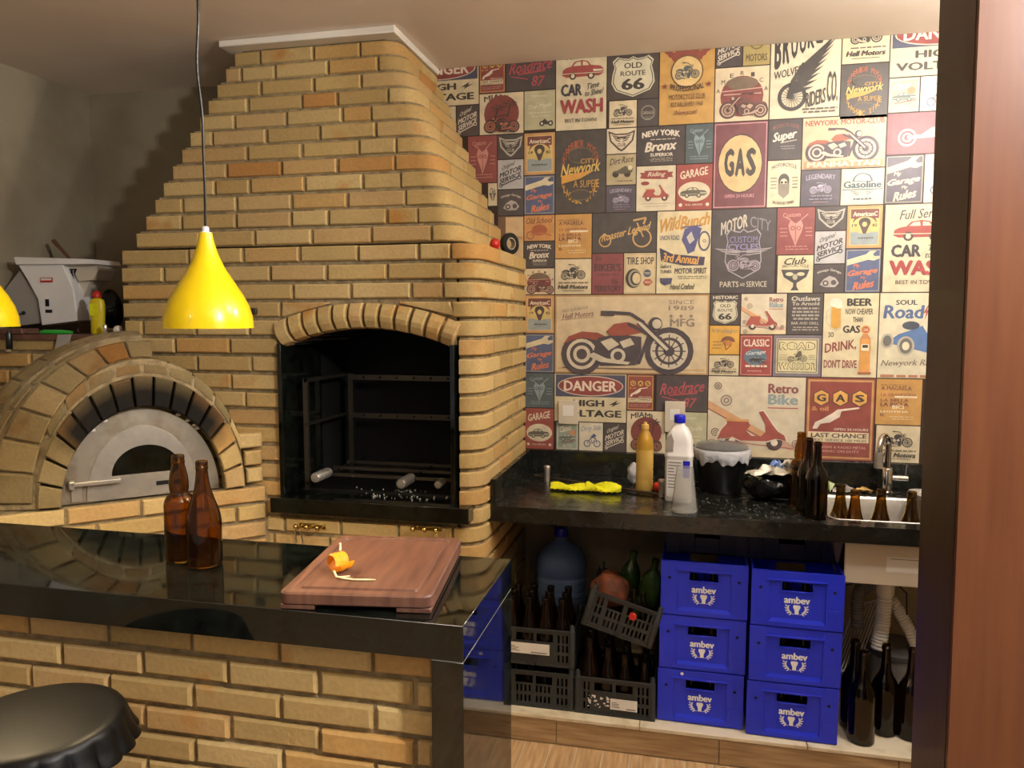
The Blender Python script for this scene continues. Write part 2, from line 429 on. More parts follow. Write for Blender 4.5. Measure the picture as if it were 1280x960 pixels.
def corner_brick(name, parent, X0, y, xr, r, yend, z, h=.054, d=.05, c=.004, M=None):
    "L-shaped brick that turns the rounded right corner"
    path = [(X0, y, (0, -1))]
    n = 6
    for i in range(n+1):
        a = -PI/2+PI/2*i/n; path.append((xr-r+r*math.cos(a), y+r+r*math.sin(a), (math.cos(a), math.sin(a))))
    path.append((xr, yend, (1, 0)))
    vs = []; fs = []
    for px, py, nn in path:
        for dd, zz in ((d, -h/2), (c, -h/2), (0, -h/2+c), (0, h/2-c), (c, h/2), (d, h/2)):
            vs.append((px-nn[0]*dd, py-nn[1]*dd, z+zz))
    m = 6
    for j in range(len(path)-1):
        for i in range(m): k = (i+1) % m; fs.append((j*m+i, (j+1)*m+i, (j+1)*m+k, j*m+k))
    fs.append(tuple(range(m))); fs.append(tuple((len(path)-1)*m+i for i in reversed(range(m))))
    j = random.uniform(-.001, .003)
    b = B().add([(v[0]+j, v[1]-j, v[2]) for v in vs], fs)
    for i, v in enumerate(b.v): b.v[i] = bbq_inv @ v
    o = link(name, b.mesh(name, 'sandy_brick', True), parent); return o
def excl(z_lo, z_hi):
    "x limits cut away at the bottom and the top of a course by the firebox"
    def half(z):
        if z < .868-.005: return None
        if z <= 1.495: return .345
        q = (RO+.012)**2-(z-ARC_Z)**2
        return math.sqrt(q) if q > 0 else None
    h0, h1 = half(z_lo), half(z_hi)
    if z_hi > .868 and z_lo < .868: h0 = h1
    if h0 is not None and h0 > .36: h0 = .352
    if h1 is not None and h1 > .36: h1 = .352
    return h0, h1
PITCHB = .232; JO = .012
lower = B()
for k in range(-2, K1):
    z = ZC0+CH*k; y, xl, xr = prof(z)
    zlo, zhi = z-.027, z+.027
    h = .054
    if k == K1-1 and zhi > CEIL-.03: pass
    odd = k % 2
    r = .085 if k < KH else .08
    cx0 = xr-r-(.075 if odd else .02)
    if k > 12: cx0 = xr-r-random.choice((.02, .075, .11, .05))
    if .868 < z < 1.50: cx0 = -.783
    yend = y+(.27 if odd else .17)
    ridge = xl
    corner_brick('corner_brick', bbq, cx0, y, xr, r, min(yend, YB-.01), z)
    # side bricks
    yy = yend+JO
    while yy < YB-.02:
        L = min(.21, YB-yy)
        if YB-(yy+L+JO) < .05: L = YB-yy
        o = place_brick(bbq, xr+1.42, yy+L/2-2.98, z, L, PI/2, proud=.003); yy += L+JO
    # front bricks from the corner leftwards
    h0, h1 = excl(zlo, zhi)
    segs = [(xl, cx0-JO, xl, cx0-JO)]
    if h0 or h1:
        if h0 is None: h0 = h1
        if h1 is None: h1 = .02
        rr = AX+max(h0, .0); rt = AX+h1
        segs = [(xl, AX-h0-.004, xl, AX-h1-.004), (AX+h0+.004, cx0-JO, AX+h1+.004, cx0-JO)]
        if z > .868 and z < 1.50: segs = segs[:1]
    for s_i, (a0, b0, a1, b1) in enumerate(segs):
        if b1-a1 < .03 and b0-a0 < .03: continue
        # cut positions
        L = PITCHB; cuts = []
        p = max(b0, b1) - (random.choice((.20, .12, .15)) if odd else random.choice((.232, .21, .232)))
        if s_i == 1: p = b1-.21
        while p > min(a0, a1)+.06:
            cuts.append(p); p -= random.choice((.232, .232, .228, .236, .236, .15)) if k > 6 else .232
        edges = [(b0, b1)]+[(c, c) for c in cuts]+[(a0, a1)]
        for (r0, r1), (l0, l1) in zip(edges, edges[1:]):
            R0, R1 = r0, r1; L0, L1 = l0+JO, l1+JO
            if (l0, l1) == (a0, a1): L0, L1 = l0, l1
            if R0 < L0 or R1 < L1: R0 = max(R0, L0+.004); R1 = max(R1, L1+.004)
            if R0-L0 < .012 and R1-L1 < .012: continue
            if z < 1.15 and R0 < -1.78: continue     # hidden behind the oven
            cxm = (R0+L0)/2
            if abs((R0-L0)-(R1-L1)) < .004 and abs(R0-R1) < .004:
                place_brick(bbq, cxm+1.42, y-2.98, z, R0-L0)
            else:
                me = brick_b(L0-cxm, R0-cxm, L1-cxm, R1-cxm, h).mesh('brick', 'sandy_brick')
                place_brick(bbq, cxm+1.42, y-2.98, z, 0, me=me)
    # left flank above the ledge
    if z > 1.55:
        yy = y+.055
        while yy < YB-.03:
            L = min(.22, YB-yy); place_brick(bbq, xl+1.42, yy+L/2-2.98, z, L-.001, -PI/2, proud=.002); yy += L+JO
# bricks below the bar's height, never looked at from near: one joined part
for k in range(-12, -2):
    z = ZC0+CH*k
    if z < .03: continue
    x = -1.585 + (0 if k % 2 else .11)
    while x < XR-.10:
        L = min(.22, XR-.09-x); lower.box(x, FY, z-.027, x+L, FY+.04, z+.027); x += .232
    yy = FY+.09
    while yy < YB: lower.box(XR-.04, yy, z-.027, XR, min(yy+.22, YB), z+.027); yy += .232
o = bo('lower_brickwork', lower, 'sandy_brick'); o['kind'] = 'stuff'
# arch over the firebox
na = 12; tot = 2*math.asin(.352/((RI+RO)/2)); da = tot/na
for i in range(na):
    a0 = -tot/2+da*i+.006; a1 = a0+da-.012
    pts = []
    for rr, aa in ((RI, a0), (RI, a1), (RO, a1), (RO, a0)): pts.append((AX+rr*math.sin(aa), ARC_Z+rr*math.cos(aa)))
    cxm = sum(p[0] for p in pts)/4; czm = sum(p[1] for p in pts)/4
    b = B(); am = (a0+a1)/2; wi = RI*(a1-a0)/2; wo = RO*(a1-a0)/2; hh = (RO-RI)/2
    # profile bulges forward and rounds under at the lower end
    prof_y = [(-hh, .02), (-hh+.006, -.006), (-hh+.03, -.022), (0, -.026), (hh-.02, -.018), (hh, -.004)]
    vs = []; fs = []
    for q, (zz, yy) in enumerate(prof_y):
        ww = wi+(wo-wi)*(zz+hh)/(2*hh)
        vs += [(-ww, yy+.006, zz), (-ww+.005, yy, zz), (ww-.005, yy, zz), (ww, yy+.006, zz), (ww, .05, zz), (-ww, .05, zz)]
    m = 6
    for j in range(len(prof_y)-1):
        for q in range(m): k = (q+1) % m; fs.append((j*m+q, j*m+k, (j+1)*m+k, (j+1)*m+q))
    fs += [tuple(reversed(range(m))), tuple((len(prof_y)-1)*m+q for q in range(m))]
    b.add(vs, fs); o = link('arch_brick', b.mesh('arch_brick', 'sandy_brick'), bbq)
    o.location = (cxm+1.42, FY-2.98-random.uniform(0, .004), czm); o.rotation_euler = (0, am, 0)
# firebox
fb = B(); X0, X1, Y0, Y1, Z0, Z1 = -1.483, -.797, FY+.02, 3.15, .872, 1.70
fb.box(X0, Y0, .905, X1, Y1, .917); fb.box(X0, Y1-.006, Z0, X1, Y1, 1.60)
fb.box(X0, Y0, Z0, X0+.006, Y1, 1.52); fb.box(X1-.006, Y0, Z0, X1, Y1, 1.52)
liner = bo('firebox_liner', fb, 'soot_black')
arcliner = B()
for i in range(12):
    xa = -.335+.67*i/12; xb = -.335+.67*(i+1)/12; xm = (xa+xb)/2
    zz = ARC_Z+math.sqrt((RI+.002)**2-xm*xm); arcliner.box(AX+xa, FY+.06, zz-.006, AX+xb, Y1, zz)
bo('firebox_vault', arcliner, 'soot_black', liner)
for xa, xb in ((-1.484, -1.468), (-.811, -.795)):
    bo('side_slab', B().box(xa, FY-.022, .925, xb, FY+.30, 1.502), 'black_granite', bevel=.001)
bo('sill', B().box(-1.511, FY-.052, .868, -.737, FY+.10, .925), 'black_granite', bevel=.002)
bo('ember_tray', B().box(-1.466, FY+.10, .918, -.813, 3.13, .934), 'black_steel')
# inner skewer frame
fr = B(); 
fr.box(-1.425, 2.66, .935, -1.407, 2.675, 1.365); fr.box(-1.402, 3.01, .935, -1.380, 3.03, 1.36)
fr.box(-1.42, 2.66, 1.352, -1.405, 3.02, 1.365); fr.box(-1.42, 2.66, 1.185, -1.408, 3.02, 1.195); fr.box(-1.42, 2.66, .955, -1.408, 3.02, .967)
bo('frame_post', B().box(-.835, 2.66, .935, -.82, 2.675, 1.365), 'dark_steel')
bo('frame_side', fr, 'dark_steel')
for zz in (1.335, 1.172):
    rl = B(); M = Matrix.Translation((-1.38, 3.01, zz))
    grid_wall(rl, .565, .022, .006, [(x-.005, .006, x+.005, .016) for x in [.05+.075*i for i in range(7)]], M)
    bo('perforated_rail', rl, 'dark_steel')
gr = B()
for i in range(3): gr.box(-1.39, 2.70+i*.13, .985, -.83, 2.712+i*.13, .997)
bo('grill_bar', gr, 'dark_steel')
ashes = B()
for i in range(50):
    x = random.gauss(-1.06, .10); y = random.uniform(2.62, 2.74); s_ = random.uniform(.0015, .004)
    if -1.4 < x < -.85: ashes.box(x, y, .926 if y < 2.70 else .935, x+s_, y+s_, (.926 if y < 2.70 else .935)+s_)
o = bo('ash_crumbs', ashes, 'ash'); o['kind'] = 'stuff'
# three skewers lying in the firebox
for i, (x, y, z, lb) in enumerate(((-1.345, 2.585, 1.0, 'chrome-handled barbecue skewer lying at the left side of the firebox'), (-1.01, 2.60, .99, 'chrome-handled barbecue skewer lying right of the firebox centre'),
                     (-.872, 2.615, .99, 'short-looking barbecue skewer handle nearest the right side of the firebox'))):
    t = thing('skewer', lb, 'skewer', (x, y, z), 0, 'barbecue skewers'); Mx = Matrix.Rotation(-PI/2, 4, 'X') @ Matrix.Rotation(0, 4, 'Z')
    L = .12 if i < 2 else .05; r = .0195 if i < 2 else .0155
    pr = [(.004, 0), (r*.8, .001), (r, .006)]
    for q in range(6): pr += [(r, .012+q*L/7), (r*.86, .015+q*L/7), (r, .019+q*L/7)]
    pr += [(r*.8, L), (.004, L+.004)]
    obj('handle', B().lathe(pr, 16, Mx), 'satin_steel', t, smooth=True)
    obj('blade', B().box(-.003, L, -.0012, .003, .46, .0012), 'dark_steel', t)
# small brass taps under the sill
def tap_cluster(x, y, z, name, lb, hang):
    t = thing(name, lb, 'hook', (x, y, z), 0); t.scale = (1.2, 1.2, 1.2)
    obj('back_plate', B().box(-.045, 0, -.008, .045, .006, .008), 'brass', t, bevel=.002)
    for q, dx in enumerate((-.036, 0, .036)):
        obj('peg', B().tube([(dx, .001, 0), (dx, -.03, -.002), (dx+.004, -.045, .006)], .004, 8), 'brass', t)
        b = B(); b.ball((dx+.005, -.048, .01), .0075, 10); obj('ball_end', b, 'brass', t, smooth=True)
    if hang:
        b = B(); b.tube([(-.036, -.04, -.002), (-.034, -.04, -.04), (-.036, -.035, -.075)], .0022, 6); b.tube([(-.018, -.04, -.002), (-.012, -.04, -.04), (-.014, -.035, -.08)], .0022, 6)
        b.tube([(-.036, -.035, -.075), (-.025, -.035, -.085), (-.014, -.035, -.078)], .0022, 6); obj('hanging_wire', b, 'chrome', t)
tap_cluster(-1.365, FY-.006, .812, 'hook_rack', 'small brass three-ball hook rack with hanging wire under the left of the firebox sill', True)
tap_cluster(-.905, FY-.006, .832, 'hook_rack', 'small brass three-ball hook rack under the right end of the firebox sill', False)

# ledge left of the barbecue
lb_ = struct('trim_4', B().box(WX, FY+.012, 0, XL+.01, YB, 1.505), 'mortar')
obj('ledge_slab', B().box(WX, FY-.012, 1.508, XL+.004, YB, 1.53), 'board_wood', lb_)
for k in range(3, 11):
    z = ZC0+CH*k; x = WX+.002+(.11 if k % 2 else 0)
    if k % 2: place_brick(lb_, WX+.05, FY, z, .10)
    while x < XL-.012:
        L = min(.218, XL-.01-x)
        if L > .03: place_brick(lb_, x+L/2, FY, z, L)
        x += .232

# ------------------------------------------------------------------ domed pizza oven, turned 45 degrees
OV = Vector((-1.85, 2.28, 0)); OZ = .965
oven = thing('pizza_oven', 'domed brick pizza oven with sooty arch and half-round steel door', 'oven', OV, PI/4)
# local frame: x along the face (to the right), -y outwards to the viewer
base = B(); base.slab([(-.62, .015), (.436, .015), (.436, .02), (.02, .43), (-.62, .9)], 0, OZ-.004)
obj('oven_base', base, 'mortar', oven)
inner = B()
def ell(rx, rz, a, s0=.02): return (s0+rx*math.cos(a), OZ+rz*math.sin(a))
def shell(b, rings, a0, a1, n):
    for j in range(len(rings)-1):
        (rx0, rz0, y0), (rx1, rz1, y1) = rings[j], rings[j+1]
        for i in range(n):
            aa = a0+(a1-a0)*i/n; ab = a0+(a1-a0)*(i+1)/n
            p = [(*ell(rx0, rz0, aa), y0), (*ell(rx0, rz0, ab), y0), (*ell(rx1, rz1, ab), y1), (*ell(rx1, rz1, aa), y1)]
            b.add([(q[0], q[2], q[1]) for q in p], [(0, 1, 2, 3)])
shell(inner, [(.262, .325, -.01), (.262, .325, .05), (.33, .44, .05)], 0, PI, 32)
shell(inner, [(.325, .43, .0), (.335, .49, .012), (.335, .49, .30)], 0, PI, 32)
shell(inner, [(.33, .485, .018), (.46, .55, .09), (.50, .57, .12), (.56, .585, .25)], PI*.49, PI, 24)
obj('oven_vault', inner, 'mortar', oven, smooth=False)
def wedge(r0, r1, a0, a1, y0, y1, dep=.05, name='arch_brick', soot=None, c=.005):
    (rx0, rz0), (rx1, rz1) = r0, r1
    nseg = 2; vs = []; fs = []; so = []
    # front surface grid 3 x 4 with chamfered rim
    us = [0, .06, .5, .94, 1]; ws = [0, .06, .5, .94, 1]
    for iu, u in enumerate(us):
        for iw, w_ in enumerate(ws):
            aa = a0+(a1-a0)*w_; rx = rx0+(rx1-rx0)*u; rz = rz0+(rz1-rz0)*u
            p = ell(rx, rz, aa); rim = iu in (0, 4) or iw in (0, 4)
            vs.append((p[0], y0+(y1-y0)*u+(c if rim else 0), p[1])); so.append(soot(u, aa) if soot else 0)
    for iu in range(4):
        for iw in range(4): a = iu*5+iw; fs.append((a, a+1, a+6, a+5))
    rim = [0,1,2,3,4,9,14,19,24,23,22,21,20,15,10,5]; o = len(vs)
    for q in rim: v = vs[q]; vs.append((v[0], v[1]+dep, v[2])); so.append(soot(us[q//5], a0+(a1-a0)*ws[q % 5]) if soot else 0)
    for i in range(16): k = (i+1) % 16; fs.append((rim[i], rim[k], o+k, o+i))
    b = B().add(vs, fs); me = b.mesh(name, 'smoky_brick' if (a0+a1)/2 > R(38) or name != 'arch_brick' else 'sandy_brick')
    at_ = me.attributes.new('soot', 'FLOAT', 'POINT')
    for i, s_ in enumerate(so): at_.data[i].value = s_
    o_ = link(name, me, oven); return o_
def ss(a, b, x): t = max(0, min(1, (x-a)/(b-a))); return t*t*(3-2*t)
def soot1(u, a):
    d = math.degrees(a); ang = ss(22, 45, d)*(1-ss(135, 152, d))
    return min(1, ang*(1-ss(.78, 1.12, u))*1.1)
nb = 15
for i in range(nb):
    a0 = PI*i/nb+.012; a1 = PI*(i+1)/nb-.012
    jr = random.uniform(-.003, .004)
    wedge((.262, .325), (.332+jr, .430+jr), a0, a1, -.012-random.uniform(0, .005), -.006, .06, soot=soot1)
# thin collar course above the ring
nb = 9
for i in range(nb):
    a0 = R(18)+R(130)*i/nb+.008; a1 = R(18)+R(130)*(i+1)/nb-.008
    wedge((.338, .440), (.348, .493), a0, a1, .0, .014, .12, soot=lambda u, a: .25*(1-u))
# the dome's larger courses fan out on the left
for (r0, r1, ya, yb, n_, aa, ab) in (((.345, .497), (.462, .552), .012, .075, 8, 84, 178), ((.472, .556), (.555, .582), .085, .20, 6, 112, 176)):
    for i in range(n_):
        a0 = R(aa)+R(ab-aa)*i/n_+.007; a1 = R(aa)+R(ab-aa)*(i+1)/n_-.007
        wedge(r0, r1, a0, a1, ya, yb, .06, c=.006)
# straight courses under the door and beside the ring
for i in range(5):
    z = OZ-.033-.068*i; x = .425; p = .425-(.10 if i % 2 else .19)
    while x > -.62:
        l = max(p, -.62); L = x-l
        if L > .02: place_brick(oven, (x+l)/2, 0, z, L, 0, proud=.003)
        x = l-JO; p = x-.218
for i in range(3):
    z = OZ+.036+.068*i; zz = (z-OZ)/.43
    xa = .02+.338*math.sqrt(1-zz*zz); xb = .421
    if xb-xa > .02: place_brick(oven, (xa+xb)/2+.006, .02, z, xb-xa-.006, 0)
# filler under the ring's right foot
# steel door
dr = B()
def half_plate(b, s0, rx, rz, z0, y0, y1, n=28):
    pts = [(s0+rx*math.cos(PI*i/n), z0+rz*math.sin(PI*i/n)) for i in range(n+1)]
    return b.prism(pts, y0, y1)
half_plate(dr, .011, .255, .315, OZ+.002, .030, .038)
door = obj('door_surround', dr, 'stained_steel', oven, bevel=.001)
pd = B(); half_plate(pd, .012, .178, .252, OZ+.004, .024, .030); dp = obj('door', pd, 'satin_steel', oven, bevel=.001)
gl = B(); half_plate(gl, .025, .112, .100, 1.052, .0225, .0245); obj('window_glass', gl, 'black_granite', dp)
hb = B().box(-.215, -.004, 1.030, -.060, .004, 1.046); hb.box(-.218, -.004, 1.022, -.200, .026, 1.050); obj('handle', hb, 'satin_steel', dp, bevel=.003)
obj('hinge_plate', B().box(-.212, .020, .975, -.178, .0255, 1.024), 'satin_steel', dp, bevel=.002)
obj('vent_slot', B().box(.052, .0225, 1.003, .150, .0245, 1.018), 'soot_black', dp)
sl = B()
for a_ in (128, 118, 64, 56, 50, 47):
    p = ell(.258, .318, R(a_)); sl.ball((p[0], .024, p[1]), .006, 6, (1.6, .5, 1))
obj('putty_bits', sl, 'ash', oven)
struct('trim_5', B().box(WX+.002, 1.634, .868, -2.336, 2.368, .928), 'black_granite', bevel=.003)

# ------------------------------------------------------------------ bar
bar = thing('bar_counter', 'long brick bar with polished black granite top and granite end panel', 'bar', (-1.6, 1.43, 0))
bi = Matrix.Translation((1.6, -1.43, 0))
def ba(name, b, m, **k):
    for i, v in enumerate(b.v): b.v[i] = bi @ v
    return obj(name, b, m, bar, **k)
BE = -.371; BTOP = 1.060; BBOT = .994; BF = 1.246; BB = 1.628
ba('granite_top', B().box(WX+.004, BF, BBOT, BE, BB, BTOP), 'black_granite', bevel=.001, seg=1)
ba('granite_end_panel', B().box(-.4305, BF+.0005, 0, BE-.0005, BB-.0005, BBOT-.0022), 'black_granite', bevel=.001, seg=1)
ba('joint_strip', B().box(-.4305, BF+.0012, BBOT-.0022, BE-.001, BB-.001, BBOT), 'joint_filler')
ba('mortar_core', B().box(WX+.004, 1.300, 0, -.432, 1.612, BBOT), 'mortar')
for k in range(-3, 3):
    z = .844+.0574*k; hh = .0455
    if z+hh/2 > BBOT: continue
    xs = [-.432, -.556 if k % 2 == 0 else -.4755]
    while xs[-1] > WX+.1: xs.append(xs[-1]-.1938)
    for a_, b_ in zip(xs, xs[1:]):
        l = max(b_, WX+.004)
        if a_-l < .03: continue
        place_brick(bar, (a_+l)/2+1.6-.005, 1.2896-1.43, z, a_-l-.011, 0, hh)
lw = B()
for k in range(-14, -3):
    z = .844+.0574*k
    if z < .03: continue
    x = WX+.01
    while x < -.45: lw.box(x, 1.2896, z-.023, min(x+.183, -.435), 1.33, z+.023); x += .1938
o = ba('lower_brickwork', lw, 'sandy_brick'); o['kind'] = 'stuff'

# ------------------------------------------------------------------ worktop with sink
wt = thing('granite_worktop', 'black granite worktop with low backsplash along the poster wall', 'worktop', (0, 3.0, .84))
wi_ = Matrix.Translation((0, -3.0, -.84))
def wo_(name, b, m, par=wt, **k):
    for i, v in enumerate(b.v): b.v[i] = wi_ @ v
    return obj(name, b, m, par, **k)
SX0, SX1, SY0, SY1 = .50, .99, 2.790, 3.18
b = B(); b.box(XR+.002, 2.710, .842, SX0, YW-.004, .9); b.box(SX0, 2.710, .842, SX1, SY0, .9); b.box(SX0, SY1, .842, SX1, YW-.004, .9); b.box(SX1, 2.710, .842, RX-.001, YW-.004, .9)
wo_('slab', b, 'worn_granite')
wo_('backsplash', B().box(XR+.022, YW-.024, .9005, RX-.001, YW-.004, 1.004), 'worn_granite', bevel=.001)
wo_('side_splash', B().box(XR+.002, 2.712, .9005, XR+.022, YW-.024, 1.0), 'worn_granite', bevel=.001)
wo_('edge_lip', B().box(XR+.002, 2.708, .842, RX-.001, 2.710, .9), 'worn_granite')
sk = thing('kitchen_sink', 'stainless steel sink basin set in the right of the worktop', 'sink', ((SX0+SX1)/2, (SY0+SY1)/2, .70))
b = B(); sw, sd = (SX1-SX0)/2-.002, (SY1-SY0)/2-.002
def ring_rect(x, y, r, n=5):
    p = []
    for cx, cy, a in ((x-r, y-r, 0), (-x+r, y-r, 90), (-x+r, -y+r, 180), (x-r, -y+r, 270)):
        for i in range(n+1): t = R(a+90*i/n); p.append((cx+r*math.cos(t), cy+r*math.sin(t)))
    return p
lv = [(sw, sd, .03, .2015), (sw-.008, sd-.008, .04, .2), (sw-.014, sd-.014, .05, .19), (sw-.03, sd-.03, .07, .03), (sw-.06, sd-.06, .08, .008), (.05, .05, .049, .004)]
vs = []; fs = []; m = 24
for x_, y_, r_, z_ in lv: vs += [(p[0], p[1], z_) for p in ring_rect(x_, y_, r_)]
for j in range(len(lv)-1):
    for i in range(m): k = (i+1) % m; fs.append((j*m+i, j*m+k, (j+1)*m+k, (j+1)*m+i))
fs.append(tuple(range((len(lv)-1)*m, len(lv)*m))); b.add(vs, fs)
basin = obj('basin', b, 'satin_steel', sk, smooth=True)
md = basin.modifiers.new('thick', 'SOLIDIFY'); md.thickness = .003; md.offset = -1
# pale casing with a label under the basin
cs = obj('basin_casing', B().box(-.194, -.212, -.018, .30, -.204, .125).box(-.20, -.204, -.018, .30, .19, -.008), 'beige_plastic', sk, bevel=.003)
lb = obj('label', B().box(-.06, -.2135, .03, .22, -.212, .085), 'label_white', cs)
b = B(); b.box(.04, -.2142, .036, .12, -.2136, .056); b.box(-.05, -.2142, .076, .21, -.2136, .078); b.box(.18, -.2142, .066, .205, -.2136, .074)
for i in range(6): b.box(.125+i*.014, -.2142, .042, .135+i*.014, -.2136, .05)
obj('label_print', b, 'label_ink', cs)

# ------------------------------------------------------------------ printed wallpaper: every small sign is a flat printed panel
CREAM = 'DDCFAE'; DARK = '3A3230'; INK = '2A2422'; RED = '8E332C'; BLUE = '3F4E78'; ORANGE = 'C98A3E'; TEAL = '43565C'
class Print:
    "flat print on a panel; drawing coordinates are 0..1 across the panel"
    def __init__(s, x0, z0, x1, z1, bg, flip=False):
        s.x0, s.z0, s.w, s.h = x0, z0, x1-x0, z1-z0; s.v = []; s.f = []; s.c = []; s.k = 0
        s.rect(0, 0, 1, 1, bg)
    def raw(s, pts, faces, col):
        o = len(s.v); y = YW-.0034-.00012*s.k
        s.v += [(s.x0+p[0]*s.w, y-(p[2] if len(p) > 2 else 0), s.z0+p[1]*s.h) for p in pts]; s.f += [tuple(i+o for i in f) for f in faces]; s.c += [col]*len(faces)
    def poly(s, pts, col): s.k += 1; s.raw(pts, [tuple(range(len(pts)))], col)
    def rect(s, a, b, c, d, col): s.poly([(a, b), (c, b), (c, d), (a, d)], col)
    def frame(s, m, t, col, bg=None):
        ax = t*s.h/s.w if s.w > s.h else t; az = t if s.w > s.h else t*s.w/s.h
        for q in ((m, m, 1-m, m+az), (m, 1-m-az, 1-m, 1-m), (m, m, m+ax, 1-m), (1-m-ax, m, 1-m, 1-m)): s.rect(*q, col)
    def ell(s, cx, cz, rx, rz, col, n=24, a0=0, a1=360):
        s.poly([(cx+rx*math.cos(R(a0+(a1-a0)*i/n)), cz+rz*math.sin(R(a0+(a1-a0)*i/n))) for i in range(n+(a1-a0 < 360))], col)
    def circ(s, cx, cz, r, col, n=20): s.ell(cx, cz, r, r*s.w/s.h, col, n)
    def ring(s, cx, cz, r, t, col, n=24):
        s.k += 1; q = s.w/s.h
        p = [(cx+rr*math.cos(2*PI*i/n), cz+rr*q*math.sin(2*PI*i/n)) for rr in (r, r-t) for i in range(n)]
        s.raw(p, [(i, (i+1) % n, n+(i+1) % n, n+i) for i in range(n)], col)
    def line(s, pts, t, col):
        s.k += 1; q = s.h/s.w
        for (a, b), (c, d) in zip(pts, pts[1:]):
            dx, dz = (c-a), (d-b)*q; l = math.hypot(dx, dz) or 1; nx, nz = -dz/l*t/2, dx/l*t/2/q
            s.raw([(a+nx, b+nz), (a-nx, b-nz), (c-nx, d-nz), (c+nx, d+nz)], [(0, 1, 2, 3)], col)
    def text(s, t, a, b, c, d, col, shear=0, bold=.02, arc=0, rot=0):
        vs, fs = text_mesh(t, shear, bold); s.k += 1
        W, Hh = c-a, d-b
        p = []
        for x, y, e in vs:
            X = a+x*W; Z = b+y*Hh+arc*(1-(2*x-1)**2)+rot*(x-.5); p.append((X, Z, e))
        s.raw(p, fs, col)
    def star(s, cx, cz, r, col):
        q = s.w/s.h
        s.poly([(cx+(r if i % 2 == 0 else r*.42)*math.sin(PI*i/5), cz+(r if i % 2 == 0 else r*.42)*q*math.cos(PI*i/5)) for i in range(10)], col)
    def lines(s, a, b, c, d, n, col, fill=.45):
        "rows of very small print"
        rnd = random.Random(int(s.x0*1000)+n)
        for i in range(n):
            z = b+(d-b)*(i+.5)/n; x = a+rnd.uniform(0, .15)*(c-a); s.k += 1
            while x < c-.02*(c-a):
                w_ = rnd.uniform(.08, .22)*(c-a); x1 = min(c, x+w_)
                s.raw([(x, z-(d-b)/n*fill/2), (x1, z-(d-b)/n*fill/2), (x1, z+(d-b)/n*fill/2), (x, z+(d-b)/n*fill/2)], [(0, 1, 2, 3)], col); x = x1+.035*(c-a)
    def sub(s, a, b, c, d):
        "a drawing frame inside this panel"
        q = Print.__new__(Print); q.__dict__ = {}; q.x0 = s.x0+a*s.w; q.z0 = s.z0+b*s.h; q.w = (c-a)*s.w; q.h = (d-b)*s.h
        q.v, q.f, q.c, q.k = s.v, s.f, s.c, s.k+1; q.parent = s; return q
    def close(s): s.parent.k = s.k+1
def moto(p, a, b, c, d, ink, bod, lt, mir=False):
    "cruiser motorcycle, front wheel to the right"
    q = p.sub(a, b, c, d); fx = (lambda x: 1-x) if mir else (lambda x: x)
    P_ = lambda l: [(fx(x), z) for x, z in l]
    q.circ(fx(.80), .30, .175, ink); q.circ(fx(.80), .30, .135, lt); q.ring(fx(.80), .30, .10, .02, ink); q.circ(fx(.80), .30, .04, ink)
    for i in range(6): t = PI*i/6; q.line([(fx(.80)-.12*math.cos(t), .30-.12*math.sin(t)*q.w/q.h), (fx(.80)+.12*math.cos(t), .30+.12*math.sin(t)*q.w/q.h)], .008, ink)
    q.circ(fx(.16), .24, .155, ink); q.circ(fx(.16), .24, .115, lt); q.ring(fx(.16), .24, .09, .025, ink); q.circ(fx(.16), .24, .04, ink)
    q.poly(P_([(.02, .40), (.06, .52), (.16, .60), (.28, .58), (.36, .50), (.33, .42), (.28, .46), (.17, .50), (.08, .46)]), bod)
    q.poly(P_([(.28, .50), (.42, .56), (.60, .52), (.60, .30), (.56, .08), (.30, .06), (.24, .24)]), ink)
    q.poly(P_([(.30, .44), (.38, .50), (.44, .40), (.36, .30)]), lt); q.poly(P_([(.44, .44), (.52, .50), (.55, .40), (.47, .34)]), lt)
    q.circ(fx(.43), .22, .055, lt); q.circ(fx(.43), .22, .032, ink)
    q.poly(P_([(.20, .22), (.30, .12), (.50, .08), (.52, .12), (.34, .18), (.25, .27)]), lt)
    q.poly(P_([(.34, .60), (.40, .72), (.50, .75), (.60, .68), (.62, .60), (.50, .54), (.38, .53)]), bod)
    q.line(P_([(.58, .10), (.66, .56), (.50, .72)]), .025, ink)
    q.line(P_([(.58, .76), (.80, .32)]), .05, ink); q.line(P_([(.575, .76), (.79, .32)]), .022, lt)
    q.line(P_([(.62, .74), (.52, .88), (.38, .90), (.30, .90)]), .022, ink); q.line(P_([(.40, .885), (.30, .89)]), .035, ink)
    q.circ(fx(.70), .72, .05, ink); q.circ(fx(.71), .72, .034, lt)
    q.close()
def car(p, a, b, c, d, ink, bod, lt):
    q = p.sub(a, b, c, d)
    q.poly([(.0, .22), (.02, .5), (.10, .62), (.22, .68), (.30, .92), (.48, 1), (.62, .93), (.70, .70), (.92, .64), (.99, .5), (1, .25), (.9, .12), (.1, .10)], bod)
    q.poly([(.27, .70), (.34, .88), (.45, .92), (.46, .70)], lt); q.poly([(.50, .70), (.50, .92), (.60, .88), (.65, .70)], lt)
    q.circ(.26, .16, .085, ink); q.circ(.26, .16, .045, lt); q.circ(.70, .14, .085, ink); q.circ(.70, .14, .045, lt)
    q.rect(.80, .36, .98, .46, lt); q.circ(.78, .42, .03, lt); q.line([(0, .30), (1, .28)], .015, lt); q.close()
